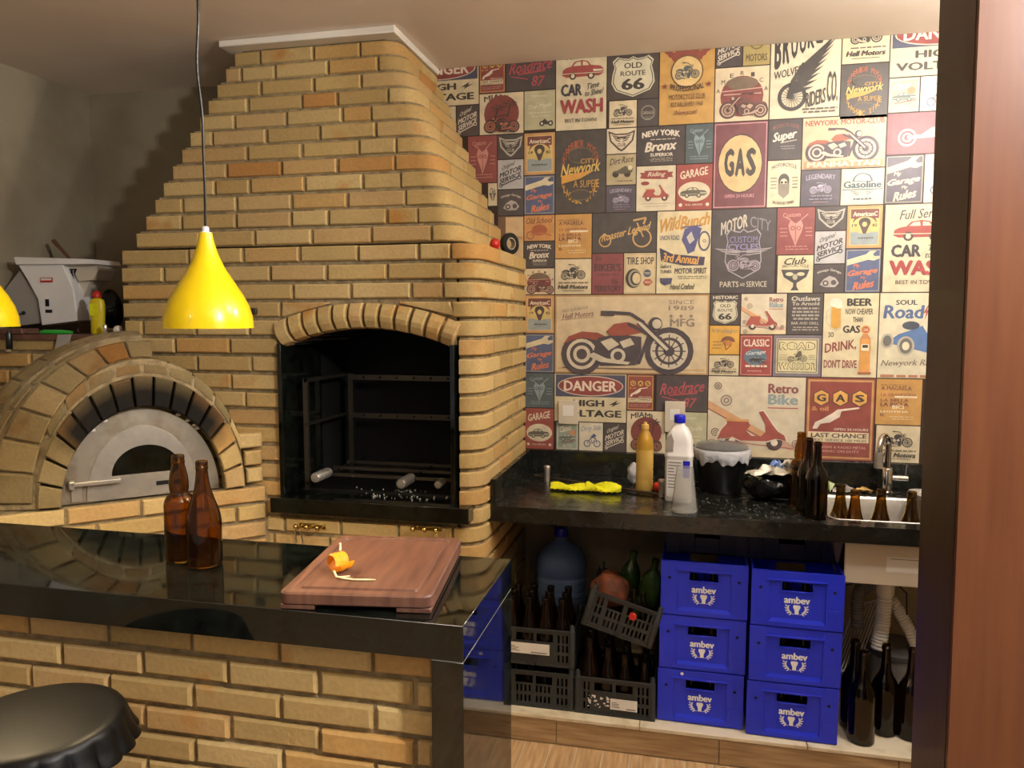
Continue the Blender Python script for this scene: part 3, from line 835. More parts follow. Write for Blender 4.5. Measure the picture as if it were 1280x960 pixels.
def scooter(p, a, b, c, d, bod, ink, lt, glow=True):
    q = p.sub(a, b, c, d)
    q.circ(.22, .14, .115, ink); q.circ(.22, .14, .05, lt); q.circ(.83, .13, .115, ink); q.circ(.83, .13, .05, lt)
    o = [(.0, .18), (.06, .45), (.14, .62), (.14, .72), (.45, .70), (.48, .58), (.42, .44), (.50, .30), (.64, .30), (.70, .42), (.70, .62), (.63, .88), (.60, .97), (.66, 1), (.70, .90), (.80, .62), (.88, .44), (.97, .34), (1, .18), (.93, .22), (.85, .24), (.72, .16), (.34, .16), (.22, .26), (.10, .18)]
    if glow: q.poly([(.5+(x-.5)*1.06, .5+(z-.5)*1.08) for x, z in o], lt)
    q.poly(o, bod); q.line([(.12, .73), (.46, .72)], .035, 'D9A25C'); q.close()
def wrench(p, a, b, c, d, col, bg):
    q = p.sub(a, b, c, d); q.poly([(0, .05), (.0, .42), (.60, .78), (.70, .98), (.92, 1), (.80, .80), (.84, .66), (1, .66), (1, .50), (.84, .36), (.66, .42)], col); q.close()
def wings(p, cx, cz, w_, h_, col, n=4):
    for sg in (-1, 1):
        for i in range(n):
            z = cz+h_*(.5-i/n); l = w_*(1-.17*i)
            p.poly([(cx+sg*.10*w_, z-h_*.10), (cx+sg*l, z+h_*.26), (cx+sg*l*.86, z+h_*.02), (cx+sg*.12*w_, z-h_*.22)], col)
def shield(p, cx, cz, w_, h_, col):
    p.poly([(cx+x*w_/2, cz+z*h_/2) for x, z in ((0, 1), (.2, .88), (.5, .92), (.72, 1), (.95, .78), (.86, .5), (.96, .1), (1, -.3), (.8, -.68), (.35, -.86), (0, -1), (-.35, -.86), (-.8, -.68), (-1, -.3), (-.96, .1), (-.86, .5), (-.95, .78), (-.72, 1), (-.5, .92), (-.2, .88))], col)
D = {}
def design(bg, lab):
    def f(fn): D[fn.__name__[2:]] = (bg, lab, fn); return fn
    return f
@design('D9CCA6', 'danger high voltage sign print')
def d_danger(p):
    p.rect(.015, .52, .985, .985, '39405E'); p.ell(.5, .75, .46, .215, 'D8C7B4'); p.ell(.5, .75, .445, .195, '8E2F2C')
    p.text('DANGER', .13, .64, .87, .86, 'E8DCC8', bold=.04)
    p.text('HIGH', .26, .32, .70, .46, INK, bold=.05); p.text('VOLTAGE', .06, .10, .94, .25, INK, bold=.05)
    for q in ((.82, .07),): p.poly([(.76, .36), (.88, .46), (.86, .40), (.93, .42), (.80, .32), (.82, .37)], INK)
@design('8F3A30', 'red fuel pump print')
def d_gasoil(p):
    p.frame(.02, .03, 'C79A5C')
    for i, c in enumerate('GAS'):
        cx = .22+.28*i; p.poly([(cx+.135*math.sin(PI/3*j), .76+.135*p.w/p.h*math.cos(PI/3*j)) for j in range(6)], '3A2A20')
        p.poly([(cx+.12*math.sin(PI/3*j), .76+.12*p.w/p.h*math.cos(PI/3*j)) for j in range(6)], 'E0A850')
        p.text(c, cx-.07, .715, cx+.07, .805, INK, bold=.05)
    p.text('& oil', .08, .60, .33, .655, 'D99A60', bold=.03)
    p.poly([(.10, .38), (.14, .46), (.24, .50), (.40, .58), (.46, .62), (.78, .655), (.78, .635), (.52, .60), (.50, .53), (.36, .46), (.22, .44), (.17, .38)], 'EFE0CC')
    p.text('OPEN 24 HOURS', .42, .365, .92, .395, 'EFE0CC', bold=.02)
    p.rect(.04, .22, .93, .345, 'E6D6B0'); p.text('LAST CHANCE', .08, .275, .90, .33, '4A3A30', bold=.04); p.text('NEXT SERVICE 100 MILES', .08, .23, .90, .26, '4A3A30', bold=.01)
    p.text('OLD SIGNS & RADIO METAL', .08, .145, .90, .175, 'E0B0A0', bold=.01); p.text('MECHANIC ON DUTY', .10, .095, .80, .125, 'E0B0A0', bold=.01)
@design('3C3538', 'dark roadrace 87 lettering print')
def d_roadrace(p):
    p.text('Roadrace', .06, .50, .94, .82, 'B0404C', shear=.35, bold=.02, rot=.12)
    p.line([(.25, .44), (.80, .52)], .03, 'B0404C'); p.text('87', .52, .10, .80, .38, 'B0404C', shear=.3, bold=.02); p.line([(.1, .40), (.45, .30)], .02, 'B0404C')
@design('DCCFAE', 'sunset palm motorcycle print')
def d_miami(p):
    p.text('MIAMI', .10, .80, .66, .93, INK, bold=.03, arc=.05); p.circ(.5, .5, .40, '7E2F2A')
    for cx, cz in ((.70, .72), (.42, .62)):
        p.line([(cx-.06, .40), (cx, cz)], .03, INK)
        for t in (-150, -110, -60, -20, 20, 160, 110, 60): p.poly([(cx, cz), (cx+.10*math.cos(R(t)), cz+.09*math.sin(R(t))+.02), (cx+.19*math.cos(R(t)), cz+.14*math.sin(R(t))-.02)], INK)
    moto(p, .08, .06, .92, .5, INK, '5E2622', 'B86A50', True); p.text('BEACH RIDERS', .25, .02, .80, .07, INK)
@design('B9B692', 'pale green racer print')
def d_dirty_green(p):
    p.text('Wheels', .25, .84, .75, .90, 'D8D4B8'); p.text('The Myth', .12, .52, .88, .66, 'DAD6BA', shear=.3, rot=.05); p.lines(.15, .30, .85, .48, 2, 'D0CCB0', .3)
    q = p.sub(.48, .05, .95, .30); q.circ(.2, .4, .18, INK); q.circ(.8, .4, .18, INK); q.poly([(.1, .5), (.4, .9), (.6, .6), (.95, .7), (.8, .3), (.3, .3)], INK); q.circ(.2, .4, .08, 'D8D4B8'); q.circ(.8, .4, .08, 'D8D4B8'); q.close()
def motorsvc(p, ink):
    p.text('Original', .15, .70, .68, .88, ink, shear=.4, rot=.2); p.text('MOTOR', .06, .50, .92, .68, ink, bold=.05, shear=.15, rot=.26); p.text('SERVICE', .06, .30, .92, .47, ink, bold=.05, shear=.15, rot=.26)
    p.line([(.12, .12), (.80, .36)], .045, ink); p.ring(.12, .12, .07, .03, ink); p.ring(.84, .38, .08, .035, ink)
@design('3E3436', 'dark motor service print with wrench')
def d_motorsvc_d(p): motorsvc(p, 'D8CCB8')
@design('B9B8B8', 'light grey motor service print with wrench')
def d_motorsvc_l(p): motorsvc(p, '2C2A2C')
@design('D8CBA8', 'cream club print')
def d_club_cream(p): p.text('Club', .2, .5, .8, .8, INK, shear=.3); wings(p, .5, .35, .4, .3, INK)
@design('D8CCAA', 'car wash print with red car')
def d_carwash(p):
    p.text('Full Service', .20, .84, .90, .95, '3A3A40', shear=.3, rot=.03); car(p, .12, .60, .94, .82, '3A2A28', '9E3A36', 'E0D4B4')
    p.text('CAR', .10, .40, .52, .545, '2F2E36', bold=.06); p.text('Time', .62, .48, .86, .55, '3A3A40', shear=.3, rot=.03); p.text('to Shine!', .58, .40, .95, .47, '3A3A40', shear=.3, rot=.03)
    p.text('WASH', .08, .19, .94, .365, '9E3236', bold=.06); p.text('BEST IN TOWN!', .18, .09, .82, .135, '4A4644', bold=.01)
def route(p, a, b, c, d):
    q = p.sub(a, b, c, d); shield(q, .5, .5, .96, .98, 'D8D2B4'); shield(q, .5, .5, .90, .92, '332C2A'); shield(q, .5, .5, .86, .88, 'D8D2B4')
    q.text('OLD', .30, .70, .70, .84, INK, bold=.03); q.text('ROUTE', .22, .52, .78, .64, INK, bold=.02); q.text('66', .24, .18, .76, .46, INK, bold=.05); q.close()
@design('3A312C', 'dark old highway shield print')
def d_route66(p): route(p, .06, .04, .94, .96)
@design('3A322E', 'historic old highway shield print')
def d_route66h(p): p.text('HISTORIC', .08, .84, .92, .95, 'E0D6BE', bold=.04); route(p, .06, .02, .94, .80)
@design('DBCBA6', 'cream motorcycle print with script lettering')
def d_hellmotors(p):
    moto(p, .16, .40, .86, .90, '2E2A2A', '3A3434', 'C9BC9C', False); p.lines(.08, .30, .92, .36, 1, '6A6058', .5)
    p.text('Hell Motors', .08, .15, .92, .27, INK, shear=.25, bold=.05, rot=0); p.line([(.2, .10), (.8, .10)], .012, INK)
@design('3C3636', 'dark round emblem print')
def d_emblem_dark(p): p.ring(.5, .5, .36, .06, '8A8478'); p.rect(.1, .42, .9, .58, '4A4442'); p.text('GARAGE', .16, .44, .84, .56, 'A8A090'); p.lines(.3, .25, .7, .38, 2, '8A8478')
@design('C79A4C', 'orange motorcycle club print with red wings')
def d_professional(p):
    p.text('NEW STYLE', .30, .90, .70, .98, '4A3A2E', bold=.02); wings(p, .5, .70, .46, .22, '8A3A2A', 5); p.poly([(.28, .84), (.5, .90), (.72, .84), (.70, .70), (.30, .70)], '8A3A2A')
    p.circ(.5, .60, .30, '6A4A2A'); p.circ(.5, .60, .275, 'DCBE7E'); moto(p, .28, .50, .74, .72, '3E4A50', '4A5A60', 'C9B684')
    p.text('PROFESSIONAL', .20, .40, .82, .465, '4A3428', bold=.03, arc=-.03); p.star(.10, .44, .06, '8A3A2A'); p.star(.90, .44, .06, '8A3A2A')
    p.text('MOTORCYCLE CLUB', .18, .28, .84, .34, '6A4632', bold=.01); p.text('ESTABLISHED 1968', .22, .20, .80, .25, '6A4632', bold=.01); p.text('Newyork', .28, .09, .72, .16, '8A5A3A', shear=.4)
@design('A89658', 'khaki motors print')
def d_motors_khaki(p): p.text('MOTORS', .1, .12, .9, .34, '4A3A20', bold=.03); p.ring(.5, .68, .26, .05, '6E5C34')
@design('D8C8A6', 'cream print with red disc and dark motorcycle')
def d_america(p):
    for i, c in enumerate('AMERICA'): t = R(165-25*i); p.text(c, .5+.46*math.cos(t)-.035, .46+.42*math.sin(t)-.03, .5+.46*math.cos(t)+.035, .46+.42*math.sin(t)+.05, '4A3A34', bold=.02)
    p.ell(.5, .46, .40, .38, '7C3030'); p.ell(.5, .70, .30, .12, '6E5A46'); p.line([(.12, .56), (.88, .60)], .018, 'C8A890'); p.line([(.16, .50), (.86, .50)], .018, 'C8A890')
    moto(p, .06, .06, 1.0, .56, '4A2A28', '6A3A34', 'B89A84', True)
@design('DCD0B2', 'large cream print with black wing and wheel')
def d_brooklyn(p):
    for i, c in enumerate('BROOKLYN'): p.text(c, .05+.118*i, .56+.052*i, .05+.118*i+.10, 1.0, '1E1A1A', bold=.06)
    p.text('WOLVES', .05, .47, .44, .56, '1E1A1A', bold=.02, rot=.06); p.ring(.32, .24, .21, .055, '2A2624', 32)
    for i in range(10): t = 2*PI*i/20; k_ = p.w/p.h; p.line([(.32-.16*math.cos(t), .24-.16*k_*math.sin(t)), (.32+.16*math.cos(t), .24+.16*k_*math.sin(t))], .008, '4A4440')
    for i in range(9):
        t = i/8; s0 = (.47-.17*t, .60-.30*t); s1 = (.99-.36*t, .96-.62*t); m_ = ((s0[0]+s1[0])/2+.02, (s0[1]+s1[1])/2-.045+.02*t); n_ = (m_[0]-.02, m_[1]+.042)
        p.poly([(s0[0]-.02, s0[1]-.01), n_, s1, m_, (s0[0]+.01, s0[1]-.035)], '2A2624')
    p.poly([(.24, .22), (.30, .42), (.46, .62), (.50, .60), (.36, .40), (.32, .22)], '2A2624')
    p.text('RIDERS', .52, .13, .80, .30, '2A2624', bold=.02, rot=.05); p.text('CO.', .82, .16, .97, .50, '2A2624', bold=.02); p.lines(.44, .04, .97, .11, 2, '4A4440', .5)
@design('3A3634', 'dark round badge print with gold script')
def d_nyclassic(p):
    for sg, t_, c_ in ((1, 'SUPERIOR MOTOR', 'A8542E'), (-1, 'CLASSIC STYLE', 'C8963E')):
        n = len(t_)
        for i, c in enumerate(t_):
            if c == ' ': continue
            t = R(sg*(155-130*i/(n-1))) if sg > 0 else R(-155+130*i/(n-1)); cx, cz = .5+.38*math.cos(t), .5+.38*math.sin(t)*min(1.15, max(.9, p.w/p.h*1.3)); p.text(c, cx-.03, cz-.05, cx+.03, cz+.05, c_, bold=.03)
    p.ell(.5, .70, .26, .10, '6A5A3A'); p.ell(.5, .70, .24, .085, '3A3634'); p.text('CITY', .5, .60, .80, .66, 'C8963E'); p.text('Newyork', .10, .43, .90, .62, 'D8B860', shear=.3, bold=.025, rot=.06)
    p.poly([(.12, .36), (.12, .46), (.80, .52), (.50, .42)], 'D0983A'); p.text('A SUPER', .36, .31, .86, .40, 'B89048'); p.ell(.5, .22, .22, .07, '6A5A3A'); p.ell(.5, .22, .20, .055, '3A3634')
@design('98A494', 'pale teal car print')
def d_teal_car(p): p.frame(.03, .04, 'D0CCB8'); p.text('Classic', .15, .66, .70, .88, 'E6DFC8', shear=.3, bold=.03, rot=.1); p.circ(.74, .62, .13, 'C98A5A'); car(p, .10, .34, .92, .56, '3A4644', '5E6E68', 'D8D2BC'); p.line([(.2, .26), (.9, .34)], .03, 'A85A50'); p.text('AUTO', .3, .08, .7, .20, 'E6DFC8')
@design('E0D6BC', 'cream print with blue bicycle')
def d_cyclist(p):
    p.text('Dirty Side', .08, .66, .92, .90, '8A98A8', shear=.35, bold=.02, rot=.08); q = p.sub(.18, .10, .92, .62); q.ring(.22, .3, .2, .05, BLUE); q.ring(.78, .3, .2, .05, BLUE); q.line([(.22, .3), (.42, .7), (.7, .7), (.78, .3)], .04, BLUE); q.line([(.42, .7), (.5, .3), (.7, .7)], .04, BLUE); q.poly([(.4, .75), (.6, 1), (.75, .85), (.6, .7)], BLUE); q.close()
def horns(p, ink):
    p.text('Custom', .15, .80, .62, .90, ink, rot=.02); p.poly([(.30, .62), (.36, .74), (.5, .66), (.64, .74), (.70, .62), (.66, .48), (.56, .30), (.5, .18), (.44, .30), (.34, .48)], ink)
    p.ring(.42, .56, .06, .025, p.bg); p.ring(.58, .56, .06, .025, p.bg); p.line([(.5, .62), (.5, .26)], .02, p.bg); p.line([(.64, .74), (.82, .86)], .03, ink); p.line([(.36, .74), (.22, .80)], .03, ink); p.lines(.06, .36, .28, .60, 3, ink, .25); p.lines(.74, .36, .94, .60, 3, ink, .25); p.lines(.15, .08, .85, .20, 2, ink, .3)
@design('8A3A3A', 'red print with pale line emblem')
def d_red_emblem(p): horns(p, 'C48A80')
@design(TEAL, 'teal print with pale line emblem')
def d_teal_emblem(p): horns(p, '869CA2')
def eagle(p, ink):
    p.poly([(.04, .92), (.30, .80), (.70, .80), (.96, .92), (.90, .50), (.62, .16), (.5, .08), (.38, .16), (.10, .50)], ink); p.poly([(.10, .82), (.30, .74), (.70, .74), (.90, .82), (.84, .52), (.60, .24), (.5, .16), (.40, .24), (.16, .52)], p.bg)
    wings(p, .5, .56, .34, .26, ink, 3); p.text('CLUB', .36, .28, .64, .42, ink, bold=.03); p.rect(.34, .60, .66, .68, ink)
@design('3C3638', 'dark winged club badge print')
def d_eagle_d(p): eagle(p, 'B8B2A0')
@design('DCD0B2', 'cream winged club badge print')
def d_eagle_c(p): eagle(p, '4A3430')
@design('B5A680', 'khaki racing car print')
def d_dirtrace(p): p.text('Dirt Race', .10, .70, .92, .92, '4A4234', shear=.3, rot=.1); q = p.sub(.15, .22, .95, .66); q.circ(.2, .3, .14, INK); q.circ(.7, .3, .14, INK); q.poly([(.05, .4), (.3, .6), (.6, .9), (.95, .7), (.9, .4), (.5, .3)], '5A5240'); q.circ(.82, .75, .1, 'D8CCA0'); q.close(); p.lines(.3, .08, .9, .16, 1, '6A6048')
@design('4A4654', 'dark violet scooter badge print')
def d_legendary(p): p.text('LEGENDARY', .12, .72, .88, .86, 'A8A0B4', bold=.03, arc=.04); moto(p, .22, .36, .80, .68, 'A8A0B4', 'B8B0C0', '6A6474'); p.lines(.2, .14, .8, .32, 2, '8A8498', .4); p.line([(.3, .10), (.7, .10)], .012, 'C09090')
@design('373133', 'dark print with white script lettering')
def d_bronx(p):
    p.text('NEW YORK', .10, .70, .90, .86, 'E2D8C4', bold=.06, arc=.06); p.lines(.2, .64, .8, .69, 1, 'C8BEAC', .5); p.text('Bronx', .16, .36, .84, .62, 'E2D8C4', shear=.25, bold=.05, rot=.05)
    p.text('SUPERIOR', .28, .22, .76, .31, 'E2D8C4', bold=.04); p.lines(.25, .08, .75, .19, 3, 'B8AE9C', .3)
@design('DDD2B4', 'cream print with red ribbon and small scooter')
def d_riding(p): p.poly([(.08, .74), (.12, .80), (.08, .86), (.20, .86), (.20, .90), (.80, .90), (.80, .86), (.94, .86), (.90, .80), (.94, .74), (.80, .74), (.80, .70), (.20, .72)], '983A34'); p.text('Riding', .28, .74, .74, .87, 'E6DCC0', shear=.3, bold=.02); p.ell(.22, .62, .11, .045, '983A34'); scooter(p, .15, .24, .84, .58, 'A8443C', '5A2A26', 'E8DEC4', False); p.frame(.03, .0, INK); p.line([(.12, .16), (.88, .16)], .008, '8A7A60'); p.line([(.2, .10), (.8, .10)], .008, '8A7A60')
@design('9A3E34', 'red garage print with oval and car')
def d_garage_car(p): p.text('GARAGE', .10, .72, .88, .90, 'E6DCC4', bold=.03, rot=.10); p.ell(.5, .40, .45, .22, 'DCD2B4'); car(p, .10, .28, .86, .50, '2E2A26', '5A564A', 'C8C0A4'); p.text('FULL SERVICE', .26, .09, .74, .13, 'E6DCC4'); p.circ(.12, .11, .05, 'E6DCC4'); p.circ(.88, .11, .05, 'E6DCC4')
@design('70323C', 'tall dark red fuel sign print with cream oval')
def d_gas(p):
    p.frame(.012, .018, 'C89098'); p.ell(.5, .52, .42, .345, '3A2022'); p.ell(.5, .52, .405, .33, 'D8BC84')
    p.ell(.5, .52, .39, .318, 'D8BC84')
    for i, c in enumerate('GAS'): p.text(c, .20+.205*i, .37, .20+.205*i+.19, .70, '2E2826', bold=.07)
    p.text('OPEN 24 HOURS', .22, .125, .78, .165, 'C89098', bold=.03)
@design('3A3336', 'dark print with white script lettering in an arc')
def d_super(p): p.text('BROOKLYN RIDER', .12, .74, .92, .84, '8A4A44', bold=.02, arc=.08); p.text('Super', .12, .42, .86, .72, 'E0D8CA', shear=.25, bold=.045, rot=.1); p.line([(.36, .42), (.86, .48)], .03, 'B8B0A0'); p.lines(.34, .24, .82, .36, 2, '8A8480', .4)
@design('DDD2B2', 'cream print of a bearded rider in a helmet')
def d_beard(p): p.text('MOTORCYCLE', .12, .80, .88, .88, INK, bold=.02, arc=.07); p.ell(.5, .56, .17, .16, '4A4440'); p.ell(.5, .53, .11, .08, 'DDD2B2'); p.poly([(.32, .50), (.68, .50), (.66, .28), (.5, .18), (.34, .28)], '8A8272'); p.ell(.44, .53, .04, .025, INK); p.ell(.56, .53, .04, .025, INK); p.lines(.08, .38, .28, .66, 4, '5A5448', .3); p.lines(.74, .38, .92, .66, 4, '5A5448', .3); p.text('IN GOOD TIMES', .18, .08, .82, .14, INK, bold=.02, arc=-.03)
@design('D3BC98', 'motor club print with chopper motorcycle')
def d_nymotor(p):
    p.text('NEWYORK', .03, .84, .43, .95, '9A4A38', bold=.04); p.text('MOTOR-CLUB', .46, .84, .98, .95, '9A4A38', bold=.04); moto(p, .03, .16, .95, .84, '3E2E3C', 'A05038', 'C8B8A8'); p.rect(.02, .02, .98, .15, 'C8946A'); p.text('MANHATTAN', .06, .03, .94, .14, 'E6D2B8', bold=.05)
@design('DAD8C0', 'pale print with blue gasoline lettering')
def d_gasoline(p): p.frame(.02, .02, 'B8B49A'); p.ell(.5, .64, .24, .24, '5A6A74', 24, 0, 180); p.ell(.5, .66, .19, .19, 'DAD8C0', 24, 0, 180); p.text('Gasoline', .05, .46, .95, .66, '3E5664', bold=.05); p.rect(.03, .41, .97, .435, '3E5664'); wings(p, .5, .30, .30, .12, '7A8A90', 3); p.ell(.5, .30, .10, .06, 'DAD8C0'); p.lines(.26, .12, .74, .20, 1, '5A6A74', .6)
@design('86404A', 'red wooden board print with pale motorcycle')
def d_redwood(p):
    for i in range(7): p.line([(.07+.14*i, 0), (.07+.14*i, 1)], .012, '7A3842')
    p.ring(.32, .40, .15, .035, 'D8C4B8'); p.line([(.32, .40), (.9, .44)], .06, 'D8C4B8'); p.poly([(.5, .42), (.7, .62), (1, .70), (1, .44)], 'C8A8A0'); p.ring(.32, .40, .08, .03, 'D8C4B8')
def rules(p, c1):
    wrench(p, .02, .60, .96, .96, 'D8CCA8', BLUE); p.text('My', .22, .56, .42, .66, c1, shear=.2, bold=.03); p.text('Garage', .06, .37, .92, .54, c1, shear=.25, bold=.05, rot=.09); p.text('My', .44, .29, .60, .37, c1, shear=.2, bold=.03); p.text('Rules', .22, .08, .84, .27, c1, shear=.25, bold=.05, rot=.09); p.frame(.02, .02, 'A8A890')
@design('47577E', 'blue garage rules print with wrench')
def d_garage_rules(p): rules(p, 'D8764A')
@design('4E4858', 'dark garage rules print with wrench')
def d_garage_dark(p): rules(p, 'E0CCB0')
@design('6A4A34', 'brown print')
def d_motorclub_stub(p): p.rect(.3, .02, 1, .98, 'D0B488'); p.text('Retro', .62, .5, .96, .6, '8A4A3A')
@design('C88E4A', 'orange old school print')
def d_oldschool(p): p.text('Old School', .06, .68, .94, .92, '6A3A24', shear=.25, rot=.04); p.ell(.5, .42, .26, .22, 'A8562E'); p.ring(.2, .22, .13, .03, '8A4A2A'); p.line([(.2, .25), (.6, .3), (.9, .2)], .05, 'B86A3A')
@design('C8964C', 'worn orange print with stacked lettering')
def d_magrela(p):
    z = .84
    for t_, h_, c_ in (('PROJETO', .05, '8A5A34'), ('A MAGRELA', .10, '7A4A34'), ('LA GRANDONA', .08, '9A5A3A'), ('LA BELLA', .07, '8A4A34'), ('LA BICLA', .10, '7A3A34'), ('LEGITIMA', .05, 'EADCB8'), ('EL', .07, '7A4A34')):
        p.text(t_, .10, z, .10+.055*len(t_)+.18*(len(t_) > 4), z+h_*.9, c_, bold=.04); z -= h_+.035
    p.rect(.40, .59, .90, .635, 'EADCB8'); p.text('BICI', .36, .345, .62, .43, 'EADCB8', bold=.05); p.lines(.30, .10, .84, .20, 2, 'E0CC9C', .35)
@design('3C3836', 'dark print with gold lettering shaped like a motorcycle')
def d_goldbike(p): p.ring(.78, .36, .15, .022, 'D0A660'); p.ring(.20, .30, .10, .02, 'D0A660'); p.text('Roaster Legend', .14, .36, .92, .62, 'D0A660', shear=.35, bold=.03, rot=.30); p.line([(.64, .80), (.84, .86), (.80, .70)], .03, 'D0A660'); p.line([(.70, .74), (.80, .38)], .02, 'D0A660')
@design('82393E', 'dark red territory print')
def d_biker(p): p.text('In', .10, .82, .28, .96, '4A2428', shear=.2); p.text("BIKER'S", .06, .56, .94, .76, '46262A', bold=.05); p.lines(.1, .44, .9, .52, 1, '5A2A2E'); p.text('The', .62, .24, .84, .36, '46262A', shear=.2); p.text('TERRITORY', .05, .05, .95, .21, '46262A', bold=.05)
@design('D8C59A', 'cream tire shop print with tyre')
def d_tireshop(p):
    p.text('TIRE', .08, .72, .46, .90, '2A2426', bold=.03); p.text('SHOP', .52, .72, .94, .90, '2A2426', bold=.03); p.frame(.03, .01, 'A88A5A'); p.ell(.30, .38, .25, .24, INK); p.ell(.34, .38, .20, .21, 'A8A084'); p.ell(.37, .38, .165, .17, INK); p.ell(.40, .38, .13, .135, 'D8C59A'); p.circ(.74, .50, .12, '4A5A6E'); p.text('TIRES', .64, .48, .84, .53, CREAM); p.poly([(.60, .28), (.68, .36), (.84, .36), (.92, .28), (.80, .20), (.68, .20)], 'B0523A'); p.text('SALE', .66, .26, .86, .31, CREAM)
@design('DDD0A6', 'cream rally print with orange script and violet motorcycle')
def d_wildbunch(p):
    p.text('Wild', .05, .76, .45, .93, 'C8923A', shear=.3, bold=.05, rot=.05); p.text('Bunch', .42, .80, .98, .96, 'C8923A', shear=.3, bold=.05, rot=.06); p.text('UNION ROAD', .05, .65, .42, .71, '3A3E62', bold=.03)
    q = p.sub(.40, .48, 1, .82); q.ell(.80, .45, .19, .36, '4A4E72'); q.ell(.80, .45, .14, .29, 'DDD0A6'); q.ring(.8, .45, .05, .02, '4A4E72'); q.poly([(.1, .5), (.2, .9), (.5, 1), (.72, .9), (.6, .5), (.5, .1), (.3, 0), (.2, .3)], '4A4E82'); q.poly([(.25, .6), (.4, .8), (.5, .5), (.35, .35)], 'C8C4B8'); q.line([(.1, .95), (.7, 1.0)], .04, '4A4E82'); q.close()
    p.poly([(.05, .56), (.30, .48), (.90, .44), (.88, .34), (.50, .34), (.08, .40)], '2E3050'); p.text('3rd Annual', .10, .37, .80, .48, 'E0A850', shear=.3, bold=.04, rot=-.05)
    p.text('Sailors', .06, .31, .28, .36, '3A3A44', shear=.3); p.text('TUNES', .06, .25, .28, .29, '3A3A44', bold=.02); p.text('MOTOR SPIRIT', .34, .24, .94, .31, '2E3040', bold=.02); p.lines(.34, .17, .94, .22, 2, '6A6658', .3); p.poly([(.06, .19), (.30, .19), (.28, .12), (.16, .10), (.08, .13)], '3A3E62'); p.text('Hand Crafted', .26, .05, .72, .12, '3A3A34', shear=.35)
@design('3F3A3C', 'dark motor city parts and service print with shield')
def d_motorcity(p):
    p.text('MOTOR', .14, .74, .56, .90, 'C8BEAC', bold=.05, rot=.10); p.text('CITY', .60, .76, .92, .89, '8A8488', bold=.0, rot=-.06); shield(p, .5, .47, .58, .60, 'A8A0A8'); shield(p, .5, .47, .55, .57, '3F3A3C')
    p.text('CUSTOM', .28, .60, .72, .68, '7A72A0', bold=.02); p.text('CYCLES', .26, .52, .74, .59, '8A80B0', bold=.04); wings(p, .5, .48, .46, .08, 'A8A0A0', 3); p.rect(.23, .49, .77, .505, 'A8A0A8'); moto(p, .24, .27, .78, .48, 'A89AA4', '8A808C', '4A4448', True); p.text('PARTS', .14, .07, .44, .14, 'CFC5B2', bold=.02); p.text('AND', .46, .08, .54, .12, 'CFC5B2'); p.text('SERVICE', .56, .07, .88, .14, 'CFC5B2', bold=.02)
@design('DCD0A8', 'cream motorcycle club print with trophy')
def d_clubcup(p): p.text('Club', .18, .76, .80, .94, INK, shear=.3, bold=.03, rot=.03); p.text('MOTORCYCLE', .14, .66, .88, .74, INK, bold=.02, arc=.03); p.poly([(.10, .62), (.90, .62), (.82, .42), (.62, .30), (.55, .26), (.55, .16), (.62, .06), (.38, .06), (.45, .16), (.45, .26), (.38, .30), (.18, .42)], '3A3A3C'); p.ell(.34, .50, .11, .05, 'DCD0A8'); p.ell(.66, .50, .11, .05, 'DCD0A8'); p.ell(.5, .42, .07, .08, 'B8AE90')
@design('3D383A', 'dark vintage garage print with pale engine')
def d_vintage(p): p.text('Vintage Garage', .10, .62, .90, .74, 'C8C0B4', shear=.1, bold=.03, arc=.12); q = p.sub(.2, .14, .84, .62); q.poly([(.0, .3), (.2, .7), (.5, .95), (.8, .8), (1, .4), (.8, .1), (.3, .1)], 'B0A8A4'); q.circ(.3, .4, .16, '4A4446'); q.circ(.72, .45, .14, '4A4446'); q.circ(.3, .4, .07, 'C8C0B4'); q.close()
@design('C8995C', 'orange framed print with helmeted head')
def d_american(p):
    p.rect(.07, .06, .93, .94, 'D8B878'); p.rect(.10, .08, .90, .92, '94A0A0'); p.rect(.10, .38, .90, .92, 'D8BE74'); p.rect(.10, .70, .90, .92, '6E2E28'); p.ell(.5, .60, .34, .20, '6E2E28', 24, 0, 180); p.ell(.5, .54, .34, .20, 'D8BE74')
    p.text('AmericanC', .16, .75, .86, .86, 'E8DCC0', shear=.1, bold=.04); p.ell(.5, .60, .17, .12, '3A2C28'); p.poly([(.34, .58), (.66, .58), (.54, .34), (.46, .34)], '4A3430'); p.ell(.5, .56, .07, .06, 'D8BE74'); p.text('19', .14, .50, .28, .57, INK, bold=.03); p.text('82', .72, .50, .86, .57, INK, bold=.03); p.lines(.25, .20, .75, .27, 1, '5A5A50', .5)
@design('D2BF9A', 'large print of a long chopper motorcycle with red tank')
def d_bigbike(p):
    p.frame(0, .02, 'B8905C'); p.poly([(.02, .04), (.98, .04), (.98, .07), (.02, .075)], 'C8A878')
    p.text('FAST & FURIOUS', .05, .80, .22, .84, '9A8A74', rot=.05); p.text('Hell Motors', .05, .71, .26, .78, '8A6A5A', shear=.2, bold=.03, rot=.05); p.line([(.04, .68), (.26, .72)], .004, '9A7A6A')
    p.text('SINCE', .745, .88, .905, .93, '8A7C6C', bold=-.005); p.text('1989', .745, .80, .905, .86, '8A7C6C', bold=-.005)
    for i in range(3): p.star(.762+.063*i, .73, .016, '8A7C6C')
    p.text('MFG', .755, .60, .91, .70, '8A7C6C', bold=.03)
    p.line([(.05, .07), (.80, .06)], .008, '6A4A3A'); moto(p, .04, .05, .93, .86, '3A3038', '96402C', 'CFC4AA'); 
